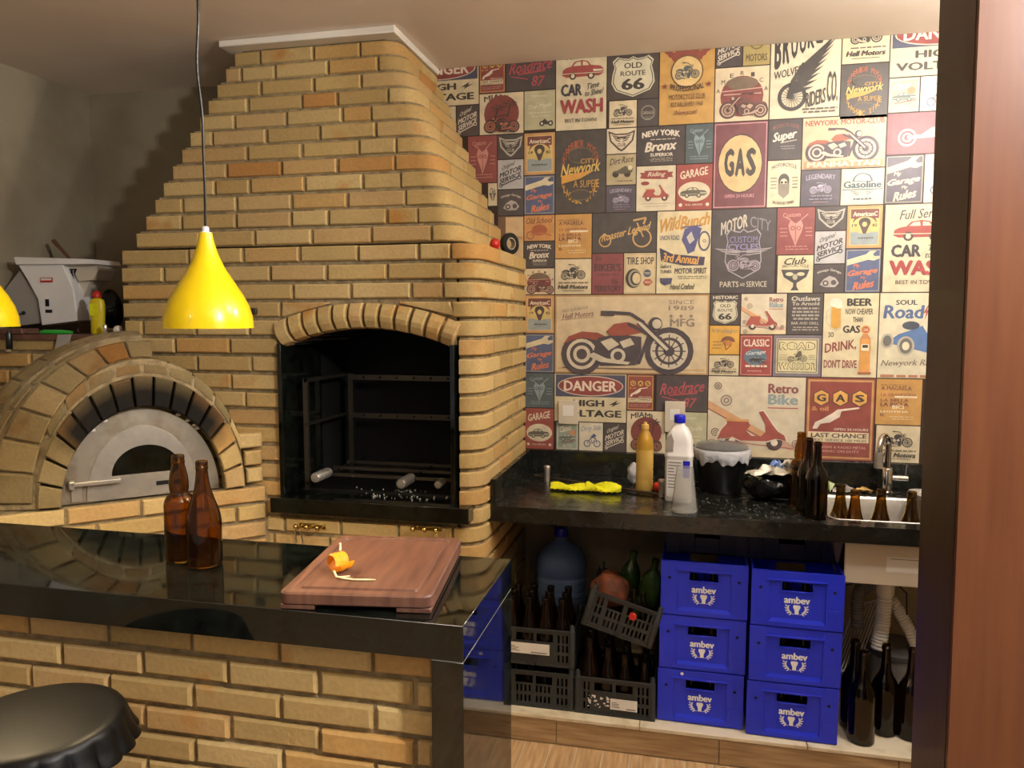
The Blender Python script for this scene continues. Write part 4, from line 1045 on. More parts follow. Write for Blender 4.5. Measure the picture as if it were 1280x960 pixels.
@design('D8A43C', 'yellow print with helmet')
def d_yellow_helmet(p): p.text('Vintage', .08, .72, .92, .90, '8A8A70', shear=.3, bold=.02); p.ell(.62, .44, .24, .20, '7A4A2A', 20, 0, 180); p.ell(.6, .40, .17, .10, 'C07A34'); p.line([(.5, .42), (.56, .16), (.74, .34)], .03, '5A3A24'); p.lines(.08, .16, .40, .50, 3, '8A7440', .3)
@design('DCD0B4', 'retro print with red scooter and diagonal stripes')
def d_retro(p):
    p.poly([(0, .70), (0, .60), (.62, .22), (.62, .30)], 'D9A678'); p.poly([(0, .60), (0, .585), (.62, .195), (.62, .22)], '9A5A44'); p.poly([(.62, .22), (.62, .30), (1, .10), (1, .03)], 'CFA48C'); p.rect(0, .0, 1, .10, 'E0CFA6'); p.line([(.02, .20), (.9, .12)], .012, 'B86A5A')
    p.text('Retro', .62, .80, .93, .92, '8A4A48', bold=.05); p.text('Bike', .62, .66, .93, .79, '8FA0A0', bold=.05); p.line([(.62, .62), (.93, .62)], .012, 'B05A54')
    for cx, cz, r_ in ((.10, .88, .04), (.19, .70, .06), (.08, .30, .045), (.92, .18, .045), (.10, .06, .05)): p.ring(cx, cz, r_, .012, '8A7466'); p.ring(cx, cz, r_*.5, .012, '8A7466')
    scooter(p, .10, .13, .82, .58, 'A64A40', '4A3434', 'E8DEC8')
@design('3F3A3A', 'dark print crowded with pale lettering')
def d_outlaws(p):
    p.text('Outlaws', .10, .82, .92, .94, 'C8C0B0', shear=.1, bold=.04); p.text('To Arnold', .12, .71, .90, .80, 'C0B8A8', bold=.04); p.lines(.12, .34, .90, .68, 4, 'A8A094', .55); p.text('BAR AND GRILL', .12, .24, .90, .31, 'C0B8A8', bold=.02); p.lines(.12, .08, .90, .20, 2, 'A8A094', .5)
@design('A03E38', 'red classic garage print with blue oval')
def d_classic_garage(p): p.frame(.02, .02, 'C89888'); p.text('CLASSIC', .10, .72, .90, .90, 'E6DCC8', bold=.03); p.ell(.48, .46, .36, .20, '5E7484'); p.text('Garage', .18, .50, .80, .62, 'C8D0D0', shear=.3, bold=.04, rot=.05); car(p, .28, .32, .80, .48, INK, '2E3438', '8A98A0'); p.lines(.12, .20, .88, .28, 1, 'E6DCC8', .6); p.lines(.2, .10, .7, .14, 1, 'D8A898', .6)
@design('7A7280', 'grey framed road warrior print')
def d_warrior(p):
    p.rect(.06, .08, .94, .92, 'DCD2A4'); p.rect(.08, .10, .92, .90, '4E4A48'); p.rect(.10, .12, .90, .88, 'DCD2A4'); p.text('ROAD', .12, .64, .88, .84, '5A5444', bold=.07); p.text('ROAD', .14, .66, .86, .82, 'E6DCA8', bold=.02); p.text('WARRIOR', .11, .16, .89, .34, '5A5444', bold=.07, arc=.0); p.text('WARRIOR', .13, .18, .87, .32, 'E6DCA8', bold=.02); moto(p, .30, .38, .72, .56, '5A5444', '5A5444', 'DCD2A4'); p.poly([(.46, .50), (.52, .62), (.58, .62), (.60, .50)], '5A5444')
    for i in range(3): p.line([(.12, .42+.05*i), (.28, .42+.05*i)], .008, '5A5444'); p.line([(.74, .42+.05*i), (.88, .42+.05*i)], .008, '5A5444')
@design('DFD3AC', 'cream print with beer mug and petrol pump')
def d_beer(p):
    p.poly([(.12, .58), (.12, .88), (.32, .90), (.34, .58), (.22, .55)], 'CFC3A4'); p.poly([(.14, .60), (.14, .84), (.31, .84), (.32, .60), (.22, .575)], 'D8A23E'); p.ell(.22, .89, .12, .055, 'EDE6D2'); p.ell(.27, .85, .07, .03, 'EDE6D2'); p.line([(.12, .82), (.05, .78), (.05, .66), (.12, .61)], .025, 'CFC3A4')
    p.text('BEER', .42, .85, .88, .94, INK, bold=.06); p.text('NOW CHEAPER', .40, .75, .90, .82, INK, bold=.02); p.text('THAN', .54, .66, .72, .72, INK, bold=.03); p.text('GAS', .36, .53, .68, .62, INK, bold=.05); p.text('SO', .10, .48, .20, .54, INK, bold=.02)
    p.text('DRINK,', .04, .30, .62, .43, '8A3A34', bold=.03, rot=.06); p.text("DON'T DRIVE", .03, .11, .64, .21, '8A3A34', bold=.03)
    p.rect(.68, .06, .88, .46, 'D99A4A'); p.poly([(.68, .46), (.74, .52), (.82, .52), (.88, .46)], 'C98A54'); p.circ(.78, .57, .085, 'D99A4A'); p.circ(.78, .57, .06, 'B8543A'); p.text('GAS', .74, .555, .82, .585, 'EADCB8'); p.rect(.71, .32, .85, .40, 'EDE3C4'); p.rect(.73, .355, .83, .39, INK); p.line([(.88, .40), (.96, .30), (.95, .10), (.90, .07)], .025, 'E6D6B0'); p.rect(.66, .04, .90, .065, 'A8603A')
@design('DBD3B4', 'cream print with blue racing car and road lettering')
def d_soulroad(p):
    p.text('SOUL', .22, .86, .52, .92, '2E3440', bold=.04); p.text('Road', .05, .70, .62, .86, '46618E', shear=.1, bold=.04); p.text('Race', .70, .66, 1.2, .90, '46618E', shear=.1, bold=.04); p.poly([(.62, .68), (.68, .80), (.65, .80), (.70, .92), (.60, .76), (.64, .77)], 'B0503E')
    p.poly([(.10, .42), (.28, .52), (.42, .56), (.60, .62), (.66, .54), (1, .42), (1, .28), (.70, .30), (.50, .34)], '4E74A8'); p.ell(.44, .62, .12, .05, '3A4656'); p.ell(.38, .38, .12, .115, 'B8B09C'); p.ell(.38, .38, .09, .09, '6A6862'); p.ell(.38, .38, .05, .05, 'DBD3B4'); p.ell(.12, .44, .09, .09, 'B8B09C'); p.ell(.12, .44, .06, .065, '6A6862'); p.text('Newyork Racer', .04, .13, .9, .22, '8A7A68', shear=.3, rot=.02); p.lines(0, 0, 1, .05, 1, 'B87A5A', .6)
LAYOUT = """
danger -1.264 2.541 -0.914 2.756
gasoil -0.914 2.585 -0.794 2.745
roadrace -0.794 2.585 -0.571 2.745
miami -0.914 2.405 -0.711 2.585
dirty_green -0.711 2.415 -0.571 2.585
motorsvc_d -1.021 2.405 -0.914 2.541
club_cream -1.117 2.390 -1.021 2.541
carwash -0.571 2.405 -0.349 2.765
route66 -0.349 2.520 -0.130 2.710
hellmotors -0.340 2.405 -0.220 2.520
emblem_dark -0.220 2.405 -0.130 2.520
professional -0.130 2.405 0.097 2.765
motorsvc_d 0.097 2.625 0.205 2.760
motors_khaki 0.205 2.625 0.314 2.760
america 0.097 2.405 0.314 2.625
brooklyn 0.314 2.405 0.585 2.760
hellmotors 0.585 2.604 0.763 2.784
nyclassic 0.585 2.390 0.763 2.604
danger 0.763 2.541 1.113 2.756
teal_car 0.763 2.405 0.878 2.541
cyclist 0.878 2.405 0.997 2.541
red_emblem -0.968 2.197 -0.831 2.405
club_cream -0.876 2.094 -0.831 2.197
eagle_d -0.831 2.296 -0.711 2.405
motorsvc_l -0.831 2.165 -0.711 2.296
vintage -0.831 2.050 -0.711 2.165
american -0.711 2.222 -0.571 2.405
garage_rules -0.711 2.050 -0.571 2.222
nyclassic -0.571 2.050 -0.349 2.405
eagle_c -0.349 2.296 -0.220 2.405
dirtrace -0.349 2.165 -0.220 2.296
legendary -0.349 2.050 -0.220 2.165
bronx -0.220 2.242 -0.018 2.405
teal_emblem -0.018 2.242 0.097 2.405
riding -0.220 2.050 -0.053 2.242
garage_car -0.053 2.050 0.097 2.242
gas 0.097 2.050 0.314 2.405
super 0.314 2.242 0.446 2.405
beard 0.314 2.050 0.446 2.242
nymotor 0.446 2.197 0.763 2.405
legendary 0.446 2.050 0.599 2.197
gasoline 0.599 2.050 0.763 2.197
redwood 0.763 2.242 0.997 2.405
garage_dark 0.763 2.050 0.906 2.242
cyclist 0.906 2.050 1.025 2.242
motorclub_stub -0.831 1.837 -0.711 2.050
oldschool -0.711 1.935 -0.571 2.050
bronx -0.711 1.817 -0.571 1.935
america -0.711 1.699 -0.571 1.817
magrela -0.571 1.856 -0.407 2.050
hellmotors -0.571 1.699 -0.407 1.856
goldbike -0.407 1.877 -0.130 2.050
biker -0.407 1.699 -0.269 1.877
tireshop -0.269 1.699 -0.130 1.877
wildbunch -0.130 1.699 0.097 2.050
motorcity 0.097 1.699 0.357 2.050
red_emblem 0.357 1.856 0.507 2.050
clubcup 0.364 1.699 0.507 1.856
eagle_d 0.507 1.951 0.627 2.050
motorsvc_l 0.507 1.817 0.627 1.951
vintage 0.507 1.699 0.627 1.817
american 0.627 1.877 0.763 2.050
garage_rules 0.627 1.699 0.763 1.877
carwash 0.769 1.699 1.036 2.050
american -0.706 1.527 -0.571 1.699
garage_rules -0.706 1.351 -0.571 1.527
bigbike -0.571 1.351 0.097 1.699
route66h 0.097 1.566 0.223 1.699
yellow_helmet 0.097 1.440 0.223 1.566
hellmotors 0.097 1.351 0.223 1.440
retro 0.223 1.527 0.408 1.699
outlaws 0.408 1.527 0.550 1.699
classic_garage 0.223 1.351 0.357 1.527
warrior 0.357 1.351 0.550 1.527
beer 0.550 1.351 0.763 1.699
soulroad 0.763 1.351 1.036 1.699
teal_emblem -0.706 1.192 -0.571 1.351
garage_car -0.706 1.004 -0.571 1.192
danger -0.571 1.134 -0.248 1.351
teal_car -0.562 1.004 -0.459 1.134
cyclist -0.459 1.004 -0.349 1.134
motorsvc_d -0.349 1.004 -0.248 1.134
gasoil -0.248 1.192 -0.130 1.351
roadrace -0.122 1.192 0.097 1.351
miami -0.248 1.004 -0.076 1.192
dirty_green -0.076 1.004 0.097 1.192
retro 0.097 1.004 0.494 1.351
gasoil 0.494 1.004 0.763 1.351
magrela 0.763 1.160 0.938 1.351
hellmotors 0.769 1.004 0.938 1.160
""".strip().split('\n')
WHERE = {}
paper = back.children[0]
mm = MATS['printed_paper']
def soft(c):
    'printed inks are a little faded'
    c = lin(c); g = lin('C4BCB4'); return tuple(a*.9+b*.10 for a, b in zip(c, g))
def build_print(p, name, lab, par, clip=True):
    me = bpy.data.meshes.new(name); me.from_pydata(p.v, [], p.f)
    ca = me.attributes.new('inkface', 'FLOAT_COLOR', 'FACE')
    ca.data.foreach_set('color', [q for c in p.c for q in (*soft(c), 1)])
    bm = bmesh.new(); bm.from_mesh(me)
    fl = bm.faces.layers.float_color['inkface']
    if clip:
        for co, no in (((0, 0, CEIL-.001), (0, 0, 1)), ((p.px1, 0, 0), (1, 0, 0)), ((p.px0, 0, 0), (-1, 0, 0))):
            bmesh.ops.bisect_plane(bm, geom=bm.verts[:]+bm.edges[:]+bm.faces[:], plane_co=co, plane_no=no, clear_outer=True)
    for f in bm.faces:
        if f.normal.y > 0: f.normal_flip()
    cl = bm.loops.layers.float_color.new('ink')
    for f in bm.faces:
        for l in f.loops: l[cl] = f[fl]
    bm.to_mesh(me); bm.free(); me.attributes.remove(me.attributes['inkface']); me.materials.append(mm)
    o = link(name, me, par); 
    if lab: o['label'] = lab
    return o
for row in LAYOUT:
    n_, *c_ = row.split(); x0, z0, x1, z1 = map(float, c_)
    bg, lab, fn = D[n_]
    g = .0022
    p = Print(x0+g, z0+g, x1-g, z1-g, bg); p.bg = bg; p.px0, p.px1 = x0+g, x1-g
    fn(p); build_print(p, 'sign_panel', lab, back)
# two switch plates over the print
for i, (x0, z0, x1, z1, lb) in enumerate(((-.549, 1.124, -.461, 1.23, 'square-edged cream switch plate over the danger sign print'), (-.083, 1.103, .003, 1.237, 'taller cream switch plate above the bleach bottle'))):
    t = thing('wall_outlet', lb, 'outlet', ((x0+x1)/2, YW-.006, z0), 0); w_ = (x1-x0)/2; h_ = z1-z0
    obj('plate', B().box(-w_, -.010, 0, w_, .003, h_), 'beige_plastic', t, bevel=.002)
    obj('socket', B().box(-w_*.55, -.012, h_*.35, w_*.55, -.0101, h_*.8) if i == 0 else B().box(-w_*.5, -.012, h_*.4, w_*.5, -.0101, h_*.75), 'label_white', t)

# ------------------------------------------------------------------ bottles
def shell_lathe(prof, t=.003, n=28):
    "closed hollow glass: outer profile up, inner profile down"
    inner = [(max(.001, r-t), z) for r, z in prof]
    inner[0] = (max(.001, prof[0][0]-t), prof[0][1]+.006)
    inner = [(r, max(z, prof[0][1]+.006)) for r, z in inner]
    full = [(.001, prof[0][1])]+prof+list(reversed(inner))+[(.001, prof[0][1]+.006)]
    return B().lathe(full, n, caps=False)
SLOPE = [(.040, 0), (.0445, .004), (.046, .012), (.046, .112), (.0455, .126), (.043, .141), (.0355, .166), (.0270, .190), (.0215, .210), (.0180, .232), (.0158, .252), (.0150, .262), (.0165, .264), (.0165, .270), (.0145, .272), (.0160, .275), (.0160, .283), (.0145, .286)]
BULGE = [(.036, 0), (.040, .004), (.0415, .012), (.0415, .140), (.041, .158), (.038, .170), (.0325, .181), (.0250, .188), (.0235, .192), (.0255, .200), (.026, .215), (.0235, .238), (.0190, .258), (.0165, .270), (.0180, .272), (.0180, .278), (.0155, .280), (.0172, .283), (.0172, .290), (.015, .294)]
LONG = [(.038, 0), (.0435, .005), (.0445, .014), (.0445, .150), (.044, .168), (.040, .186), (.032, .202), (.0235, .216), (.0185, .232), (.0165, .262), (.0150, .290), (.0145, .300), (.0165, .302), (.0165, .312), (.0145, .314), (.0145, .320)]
SMALLB = [(.026, 0), (.030, .004), (.031, .010), (.031, .095), (.029, .115), (.022, .140), (.0155, .165), (.0125, .190), (.012, .205), (.0138, .207), (.0138, .218), (.0125, .220)]
def bottle_mesh(prof, m, nm='bottle'): return shell_lathe(prof, .0028).mesh(nm, m, True, True)
M_SLOPE = bottle_mesh(SLOPE, 'amber_glass'); M_BULGE = bottle_mesh(BULGE, 'amber_glass'); M_LONG = bottle_mesh(LONG, 'dark_amber_glass'); M_SLOPEG = bottle_mesh(SLOPE, 'green_amber_glass')
def solid_bottle(prof, m): return B().lathe([(.001, 0)]+prof+[(.001, prof[-1][1])], 18, caps=False).mesh('bottle', m, True)
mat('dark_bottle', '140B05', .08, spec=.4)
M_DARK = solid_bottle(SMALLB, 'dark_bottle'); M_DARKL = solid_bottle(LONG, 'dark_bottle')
def bottle(me, x, y, z, lb, group=None, sc=1, rz=None):
    o = link('bottle', me, None, (x, y, z)); o.scale = (sc, sc, sc); o.rotation_euler = (0, 0, random.uniform(0, 6) if rz is None else rz)
    return tag(o, lb, 'bottle', group)
BT = BTOP+.0002; KS = .806
bottle(M_SLOPE, -1.017, 1.443, BT, 'brown glass bottle with straight sloping shoulders, the right one of the pair on the bar', 'brown bottles on the bar', KS)
bottle(M_BULGE, -1.090, 1.463, BT, 'brown glass bottle with bulging neck, the left one of the pair on the bar', 'brown bottles on the bar', KS)

# ------------------------------------------------------------------ cutting board with orange peel
cb = thing('cutting_board', 'thick dark wooden cutting board with juice groove lying on the bar', 'cutting board', (-.610, 1.448, BT), R(8)); cb.scale = (KS,)*3
W2, D2 = .178, .232
def rr(x, y, r, n=5):
    p = []
    for cx, cy, a in ((x-r, y-r, 0), (-x+r, y-r, 90), (-x+r, -y+r, 180), (x-r, -y+r, 270)):
        for i in range(n+1): t = R(a+90*i/n); p.append((cx+r*math.cos(t), cy+r*math.sin(t)))
    return p
lv = [(W2-.004, D2-.004, .018, .012), (W2, D2, .022, .016), (W2, D2, .022, .038), (W2-.004, D2-.004, .018, .042), (W2-.026, D2-.026, .010, .042), (W2-.029, D2-.029, .010, .036), (W2-.038, D2-.038, .008, .036), (W2-.041, D2-.041, .006, .042)]
b = B(); vs = []; fs = []; m = 24
for x_, y_, r_, z_ in lv: vs += [(p[0], p[1], z_) for p in rr(x_, y_, r_)]
for j in range(len(lv)-1):
    for i in range(m): k = (i+1) % m; fs.append((j*m+i, j*m+k, (j+1)*m+k, (j+1)*m+i))
fs += [tuple(range((len(lv)-1)*m, len(lv)*m)), tuple(reversed(range(m)))]
b.add(vs, fs); obj('board', b, 'board_wood', cb, smooth=True)
for sx in (-1, 1):
    b = B(); x0, x1 = (-W2+.002, -.075) if sx < 0 else (.075, W2-.002)
    b.slab([(x0, -D2+.004), (x1-.02*(sx < 0), -D2+.004), (x1-.02*(sx < 0), D2-.004), (x0, D2-.004)] if sx < 0 else [(x0+.02, -D2+.004), (x1, -D2+.004), (x1, D2-.004), (x0+.02, D2-.004)], 0, .0125)
    obj('foot', b, 'board_wood', cb, bevel=.003)
op = thing('orange_peel', 'coiled ring of bright orange peel with a long pith strip on the cutting board', 'fruit', (-.6625, 1.370, BT+.0345), R(-25)); op.scale = (KS,)*3
b = B(); n = 26
for turn in range(1):
    pts_o = []
    for i in range(n*2+1):
        a = 2*PI*i/n; r_ = .0225-.003*(i/(2*n)); yy = -.020+.040*i/(2*n)
        pts_o.append((a, r_, yy))
    vs = []; fs = []
    for a, r_, yy in pts_o:
        for dr_, dy in ((0, -.011), (.003, -.006), (.003, .006), (0, .011), (-.002, 0)):
            vs.append(((r_+dr_)*math.cos(a), yy+dy, .026+(r_+dr_)*math.sin(a)))
    for j in range(len(pts_o)-1):
        for i in range(5): k = (i+1) % 5; fs.append((j*5+i, j*5+k, (j+1)*5+k, (j+1)*5+i))
    fs += [(0, 1, 2, 3, 4), tuple(reversed(range(len(vs)-5, len(vs))))]
    b.add(vs, fs)
obj('peel', b, 'orange_peel', op, smooth=True)
b = B(); b.tube([(.012, -.028, .012), (.03, -.035, .004), (.05, -.030, .003), (.075, -.022, .003), (.10, -.004, .003), (.118, .010, .003)], [.003, .0025, .003, .002, .0022, .0012], 6)
b.tube([(.04, -.03, .004), (.055, -.015, .005)], .0018, 6); b.tube([(-.022, .02, .045), (-.026, .024, .056), (-.024, .022, .062)], .0028, 6)
obj('pith_strip', b, 'peel_pith', op, smooth=True)

# ------------------------------------------------------------------ pendant lamps
SH = [(.1135, 0), (.1130, .012), (.1115, .030), (.103, .060), (.088, .090), (.072, .115), (.056, .140), (.0435, .162), (.0335, .184), (.0255, .206), (.0195, .230), (.0165, .249)]
def pendant(x, y, zb, lb, rz=0):
    t = thing('pendant_lamp', lb, 'lamp', (x, y, zb), rz, 'yellow pendant lamps'); t.scale = (KS,)*3
    b = B().lathe(SH, 48, caps=False)
    obj('lamp_shade', b, 'yellow_enamel', t, smooth=True)
    b = B().lathe([(r-.0022, z-(0 if z else 0)) for r, z in SH[:-1]]+[(.001, .247)], 48, caps=False)
    b.lathe([(SH[0][0], 0), (SH[0][0]-.0022, 0)], 48, caps=False)
    obj('shade_lining', b, 'shade_inside', t, smooth=True)
    obj('cap', B().lathe([(.0165, .248), (.0165, .250), (.009, .252), (.0085, .264), (.004, .266)], 16), 'white_plastic', t, smooth=True)
    b = B(); b.ball((0, 0, .125), .026, 14, (1, 1, 1.15)); b.lathe([(.013, .15), (.013, .22)], 12); obj('bulb', b, 'bulb_glow', t, smooth=True)
    top = (CEIL-zb)/KS
    px = [(0, 0), (-.001, .25), (.006, .36), (-.004, .48), (.005, .58), (-.005, .68), (.003, .80), (-.006, .90), (.001, 1)]
    pts = []
    for i in range(41):
        u = i/40; z = .262+(top-.262)*u
        pts.append((.005*math.sin(u*13)*math.sin(u*PI)+.003*math.sin(u*31)*math.sin(u*PI), .003*math.sin(u*9+1)*math.sin(u*PI), z))
    obj('cable', B().tube(pts, .0033, 8), 'black_cable', t, smooth=True)
    l = lamp('pendant_light', 'POINT', (x, y, zb+.075), 7, .02, (1.0, .80, .52)); l.parent = t; l.location = (0, 0, .072)
    return t
pendant(-.993, 1.451, 1.5766, 'yellow teardrop pendant lamp hanging over the bar above the two bottles')
pendant(-1.6055, 1.451, 1.578, 'yellow pendant lamp cut off by the left edge of the photograph', 1.3)

# ------------------------------------------------------------------ bottle-cap stool
st = thing('bar_stool', 'black bar stool with a crimped bottle-cap seat in front of the bar', 'stool', (-1.090, 1.053, 0)); st.scale = (KS,)*3
zt = 1.1253; nt_ = 21
prof_ = [(.001, zt-.0005), (.150, zt), (.166, zt-.002), (.176, zt-.008), (.181, zt-.018), (.186, zt-.036), (.194, zt-.056), (.202, zt-.070), (.203, zt-.074), (.199, zt-.073), (.190, zt-.056), (.178, zt-.020), (.001, zt-.018)]
wv = [0, 0, 0, .004, .016, .03, .042, .05, .05, .05, .045, .02, 0]
def modf(a, j): return 1+wv[j]*(abs(math.cos(a*nt_/2))**.7-.6)
obj('seat', B().lathe(prof_, 252, mod=modf, caps=False), 'stool_black', st, smooth=True)
obj('column', B().lathe([(.03, .02), (.03, .45), (.022, .46), (.022, zt-.03), (.07, zt-.022)], 20), 'chrome', st, smooth=True)
obj('foot_ring', B().tube([(.15*math.cos(2*PI*i/24), .15*math.sin(2*PI*i/24), .30) for i in range(25)], .008, 8).tube([(-.15, 0, .30), (.15, 0, .30)], .007, 8), 'chrome', st, smooth=True)
obj('foot_plate', B().lathe([(.20, .001), (.20, .006), (.18, .014), (.04, .024)], 32), 'chrome', st, smooth=True)

# ------------------------------------------------------------------ blue crates
def blue_crate(label, loc, rz=0, group='blue beer crates under the worktop'):
    t = thing('beer_crate', label, 'crate', loc, rz, group)
    w, d, h = .1515, .115, .2015
    b = B(); M = Matrix.Translation((-w, -d, 0))
    # front and back walls with hand holes
    for y in (-d, d-.006):
        grid_wall(b, 2*w, h, .006, [(.100, .132, .203, .164)], Matrix.Translation((-w, y, 0)))
    b.box(-w, -d+.006, 0, -w+.006, d-.006, h); b.box(w-.006, -d+.006, 0, w, d-.006, h); b.box(-w+.006, -d+.006, .002, w-.006, d-.006, .008)
    y0 = -d-.005
    b.box(-w-.001, y0, .004, -w+.058, -d, h); b.box(w-.058, y0, .004, w+.001, -d, h)          # corner columns
    b.box(-w+.058, y0, .172, w-.058, -d, h)                                                   # top band
    b.box(-w+.050, y0-.003, .168, w-.052, -d, .173)                                           # rib over the panel
    b.box(-w+.058, y0-.001, .004, w-.058, -d, .020)
    b.add([(-w+.058, y0, .020), (w-.058, y0, .020), (w-.070, -d, .032), (-w+.070, -d, .032), (-w+.058, -d, .020), (w-.058, -d, .020)], [(0, 1, 2, 3), (0, 4, 5, 1), (0, 3, 4), (1, 5, 2)])
    for a, c in ((-.055, -.0505), (.0505, .055)): b.box(a, -d-.003, .128, c, -d, .168)        # rim of the hand hole
    b.box(-.055, -d-.003, .1275, .055, -d, .132); b.box(-.055, -d-.003, .164, .055, -d, .1675)
    for sx in (-1, 1): b.box(sx*(w-.03)-.018, y0-.0008, .045, sx*(w-.03)+.018, y0, .075)
    for dx in (-.07, 0, .07): b.box(dx-.0015, -d+.006, .008, dx+.0015, d-.006, .10)
    obj('crate_body', b, 'blue_crate', t, bevel=.0012, seg=1)
    b = B(); b.lathe([(.001, 0), (.0055, 0)], 12, Matrix.Translation((-w+.030, y0-.0006, .140)) @ Matrix.Rotation(PI/2, 4, 'X'), caps=False)
    b.lathe([(.001, 0), (.0055, 0)], 12, Matrix.Translation((w-.030, y0-.0006, .140)) @ Matrix.Rotation(PI/2, 4, 'X'), caps=False); obj('peg_hole', b, 'soot_black', t)
    # white print: lettering over a bottle-neck emblem between two laurel sprigs
    b = B(); vs, fs = text_mesh('ambev', 0, .05, 3); W = .086; H = .026
    b.add([(-W/2+x*W, -d-.0006-e, .088+y*H) for x, y, e in vs], fs)
    E_ = [(-.010, .083), (.010, .083), (.0125, .077), (.0105, .071), (.0075, .066), (.0060, .058), (.0075, .050), (-.0075, .050), (-.0060, .058), (-.0075, .066), (-.0105, .071), (-.0125, .077)]
    b.add([(x, -d-.0006, z) for x, z in E_], [tuple(range(12))])
    for sg in (-1, 1):
        arc = [(sg*(.010+.022*math.sin(R(t))), .072-.022*math.cos(R(t))) for t in range(0, 101, 20)]
        for (x0, z0), (x1, z1) in zip(arc, arc[1:]):
            L = math.hypot(x1-x0, z1-z0); nx, nz = -(z1-z0)/L*.0009, (x1-x0)/L*.0009
            b.add([(x0+nx, -d-.0006, z0+nz), (x0-nx, -d-.0006, z0-nz), (x1-nx, -d-.0006, z1-nz), (x1+nx, -d-.0006, z1+nz)], [(0, 1, 2, 3)])
        for k in range(5):
            cx, cz = arc[k+1]; tg = R(18+20*k)
            for s2 in (-1, 1):
                an = tg+s2*.85; L = .0105; dx, dz = math.cos(an)*sg, math.sin(an); nx, nz = -dz*.0026, dx*.0026
                b.add([(cx, -d-.0006, cz), (cx+dx*L/2+nx, -d-.0006, cz+dz*L/2+nz), (cx+dx*L, -d-.0006, cz+dz*L), (cx+dx*L/2-nx, -d-.0006, cz+dz*L/2-nz)], [(0, 1, 2, 3)])
    obj('printed_emblem', b, 'print_white', t)
    return t
PZ = .1095
LX, LY = .0785, 2.768+.120; RXc, RYc = .3925, 2.738+.120
c0 = blue_crate('blue beer crate at the bottom of the left stack, standing on the plinth', (LX, LY, PZ), R(-1.5))
dot = obj('price_dot', B().lathe([(.001, 0), (.006, 0)], 14, Matrix.Translation((-.065, -.1206, .188)) @ Matrix.Rotation(PI/2, 4, 'X'), caps=False), 'print_white', c0)
first = blue_crate('blue beer crate in the middle of the left stack', (LX+.002, LY+.001, PZ+.2035), R(-.8))
dup(first, (LX+.005, LY-.001, PZ+.407), R(-1.3), 'blue beer crate third from the floor in the left stack, top one in the light')
dup(first, (LX+.010, LY+.065, PZ+.6105-.0005), R(0), 'blue beer crate on top of the left stack, in the shade of the worktop') if False else None
dup(first, (RXc, RYc, PZ), R(-1.5), 'blue beer crate at the bottom of the right stack beside the loose bottles')
dup(first, (RXc+.003, RYc, PZ+.2035), R(-1.0), 'blue beer crate in the middle of the right stack')
dup(first, (RXc+.006, RYc-.002, PZ+.407), R(-1.6), 'blue beer crate third from the floor in the right stack, top one in the light')
# low half-height crates above each stack, worktop shade painted into their blue
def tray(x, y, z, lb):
    t = thing('crate_tray', lb, 'crate', (x, y, z), 0, 'shade-painted blue crates at the top of the stacks')
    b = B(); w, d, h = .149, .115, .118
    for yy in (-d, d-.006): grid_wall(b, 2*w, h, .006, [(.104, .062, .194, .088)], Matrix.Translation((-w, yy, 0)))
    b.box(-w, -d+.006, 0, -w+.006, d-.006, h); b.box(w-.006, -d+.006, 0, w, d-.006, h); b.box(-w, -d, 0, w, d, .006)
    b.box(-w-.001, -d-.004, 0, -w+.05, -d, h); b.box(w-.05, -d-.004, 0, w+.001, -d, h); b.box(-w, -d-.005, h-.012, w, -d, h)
    obj('crate_body', b, 'shaded_blue_crate', t, bevel=.0012, seg=1)
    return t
tray(LX+.014, LY+.10, PZ+.6095, 'shade-painted blue crate at the very top of the left stack, close under the worktop')
tray(RXc-.003, RYc+.12, PZ+.6095, 'shade-painted blue crate at the very top of the right stack, close under the worktop')
for sx_, (cx, cy) in enumerate(((LX, LY), (RXc, RYc))):
    for lvl in (0, 1, 2):
        for dx in (-.034, .036):
            bottle(M_DARK, cx+dx, cy-.072, PZ+.2035*lvl+.0085, 'dark bottle inside the %s blue crate of the %s stack, %s behind its hand hole' % (('bottom', 'middle', 'upper')[lvl], ('left', 'right')[sx_], ('left' if dx < 0 else 'right')), 'bottles inside the blue crates', .78)

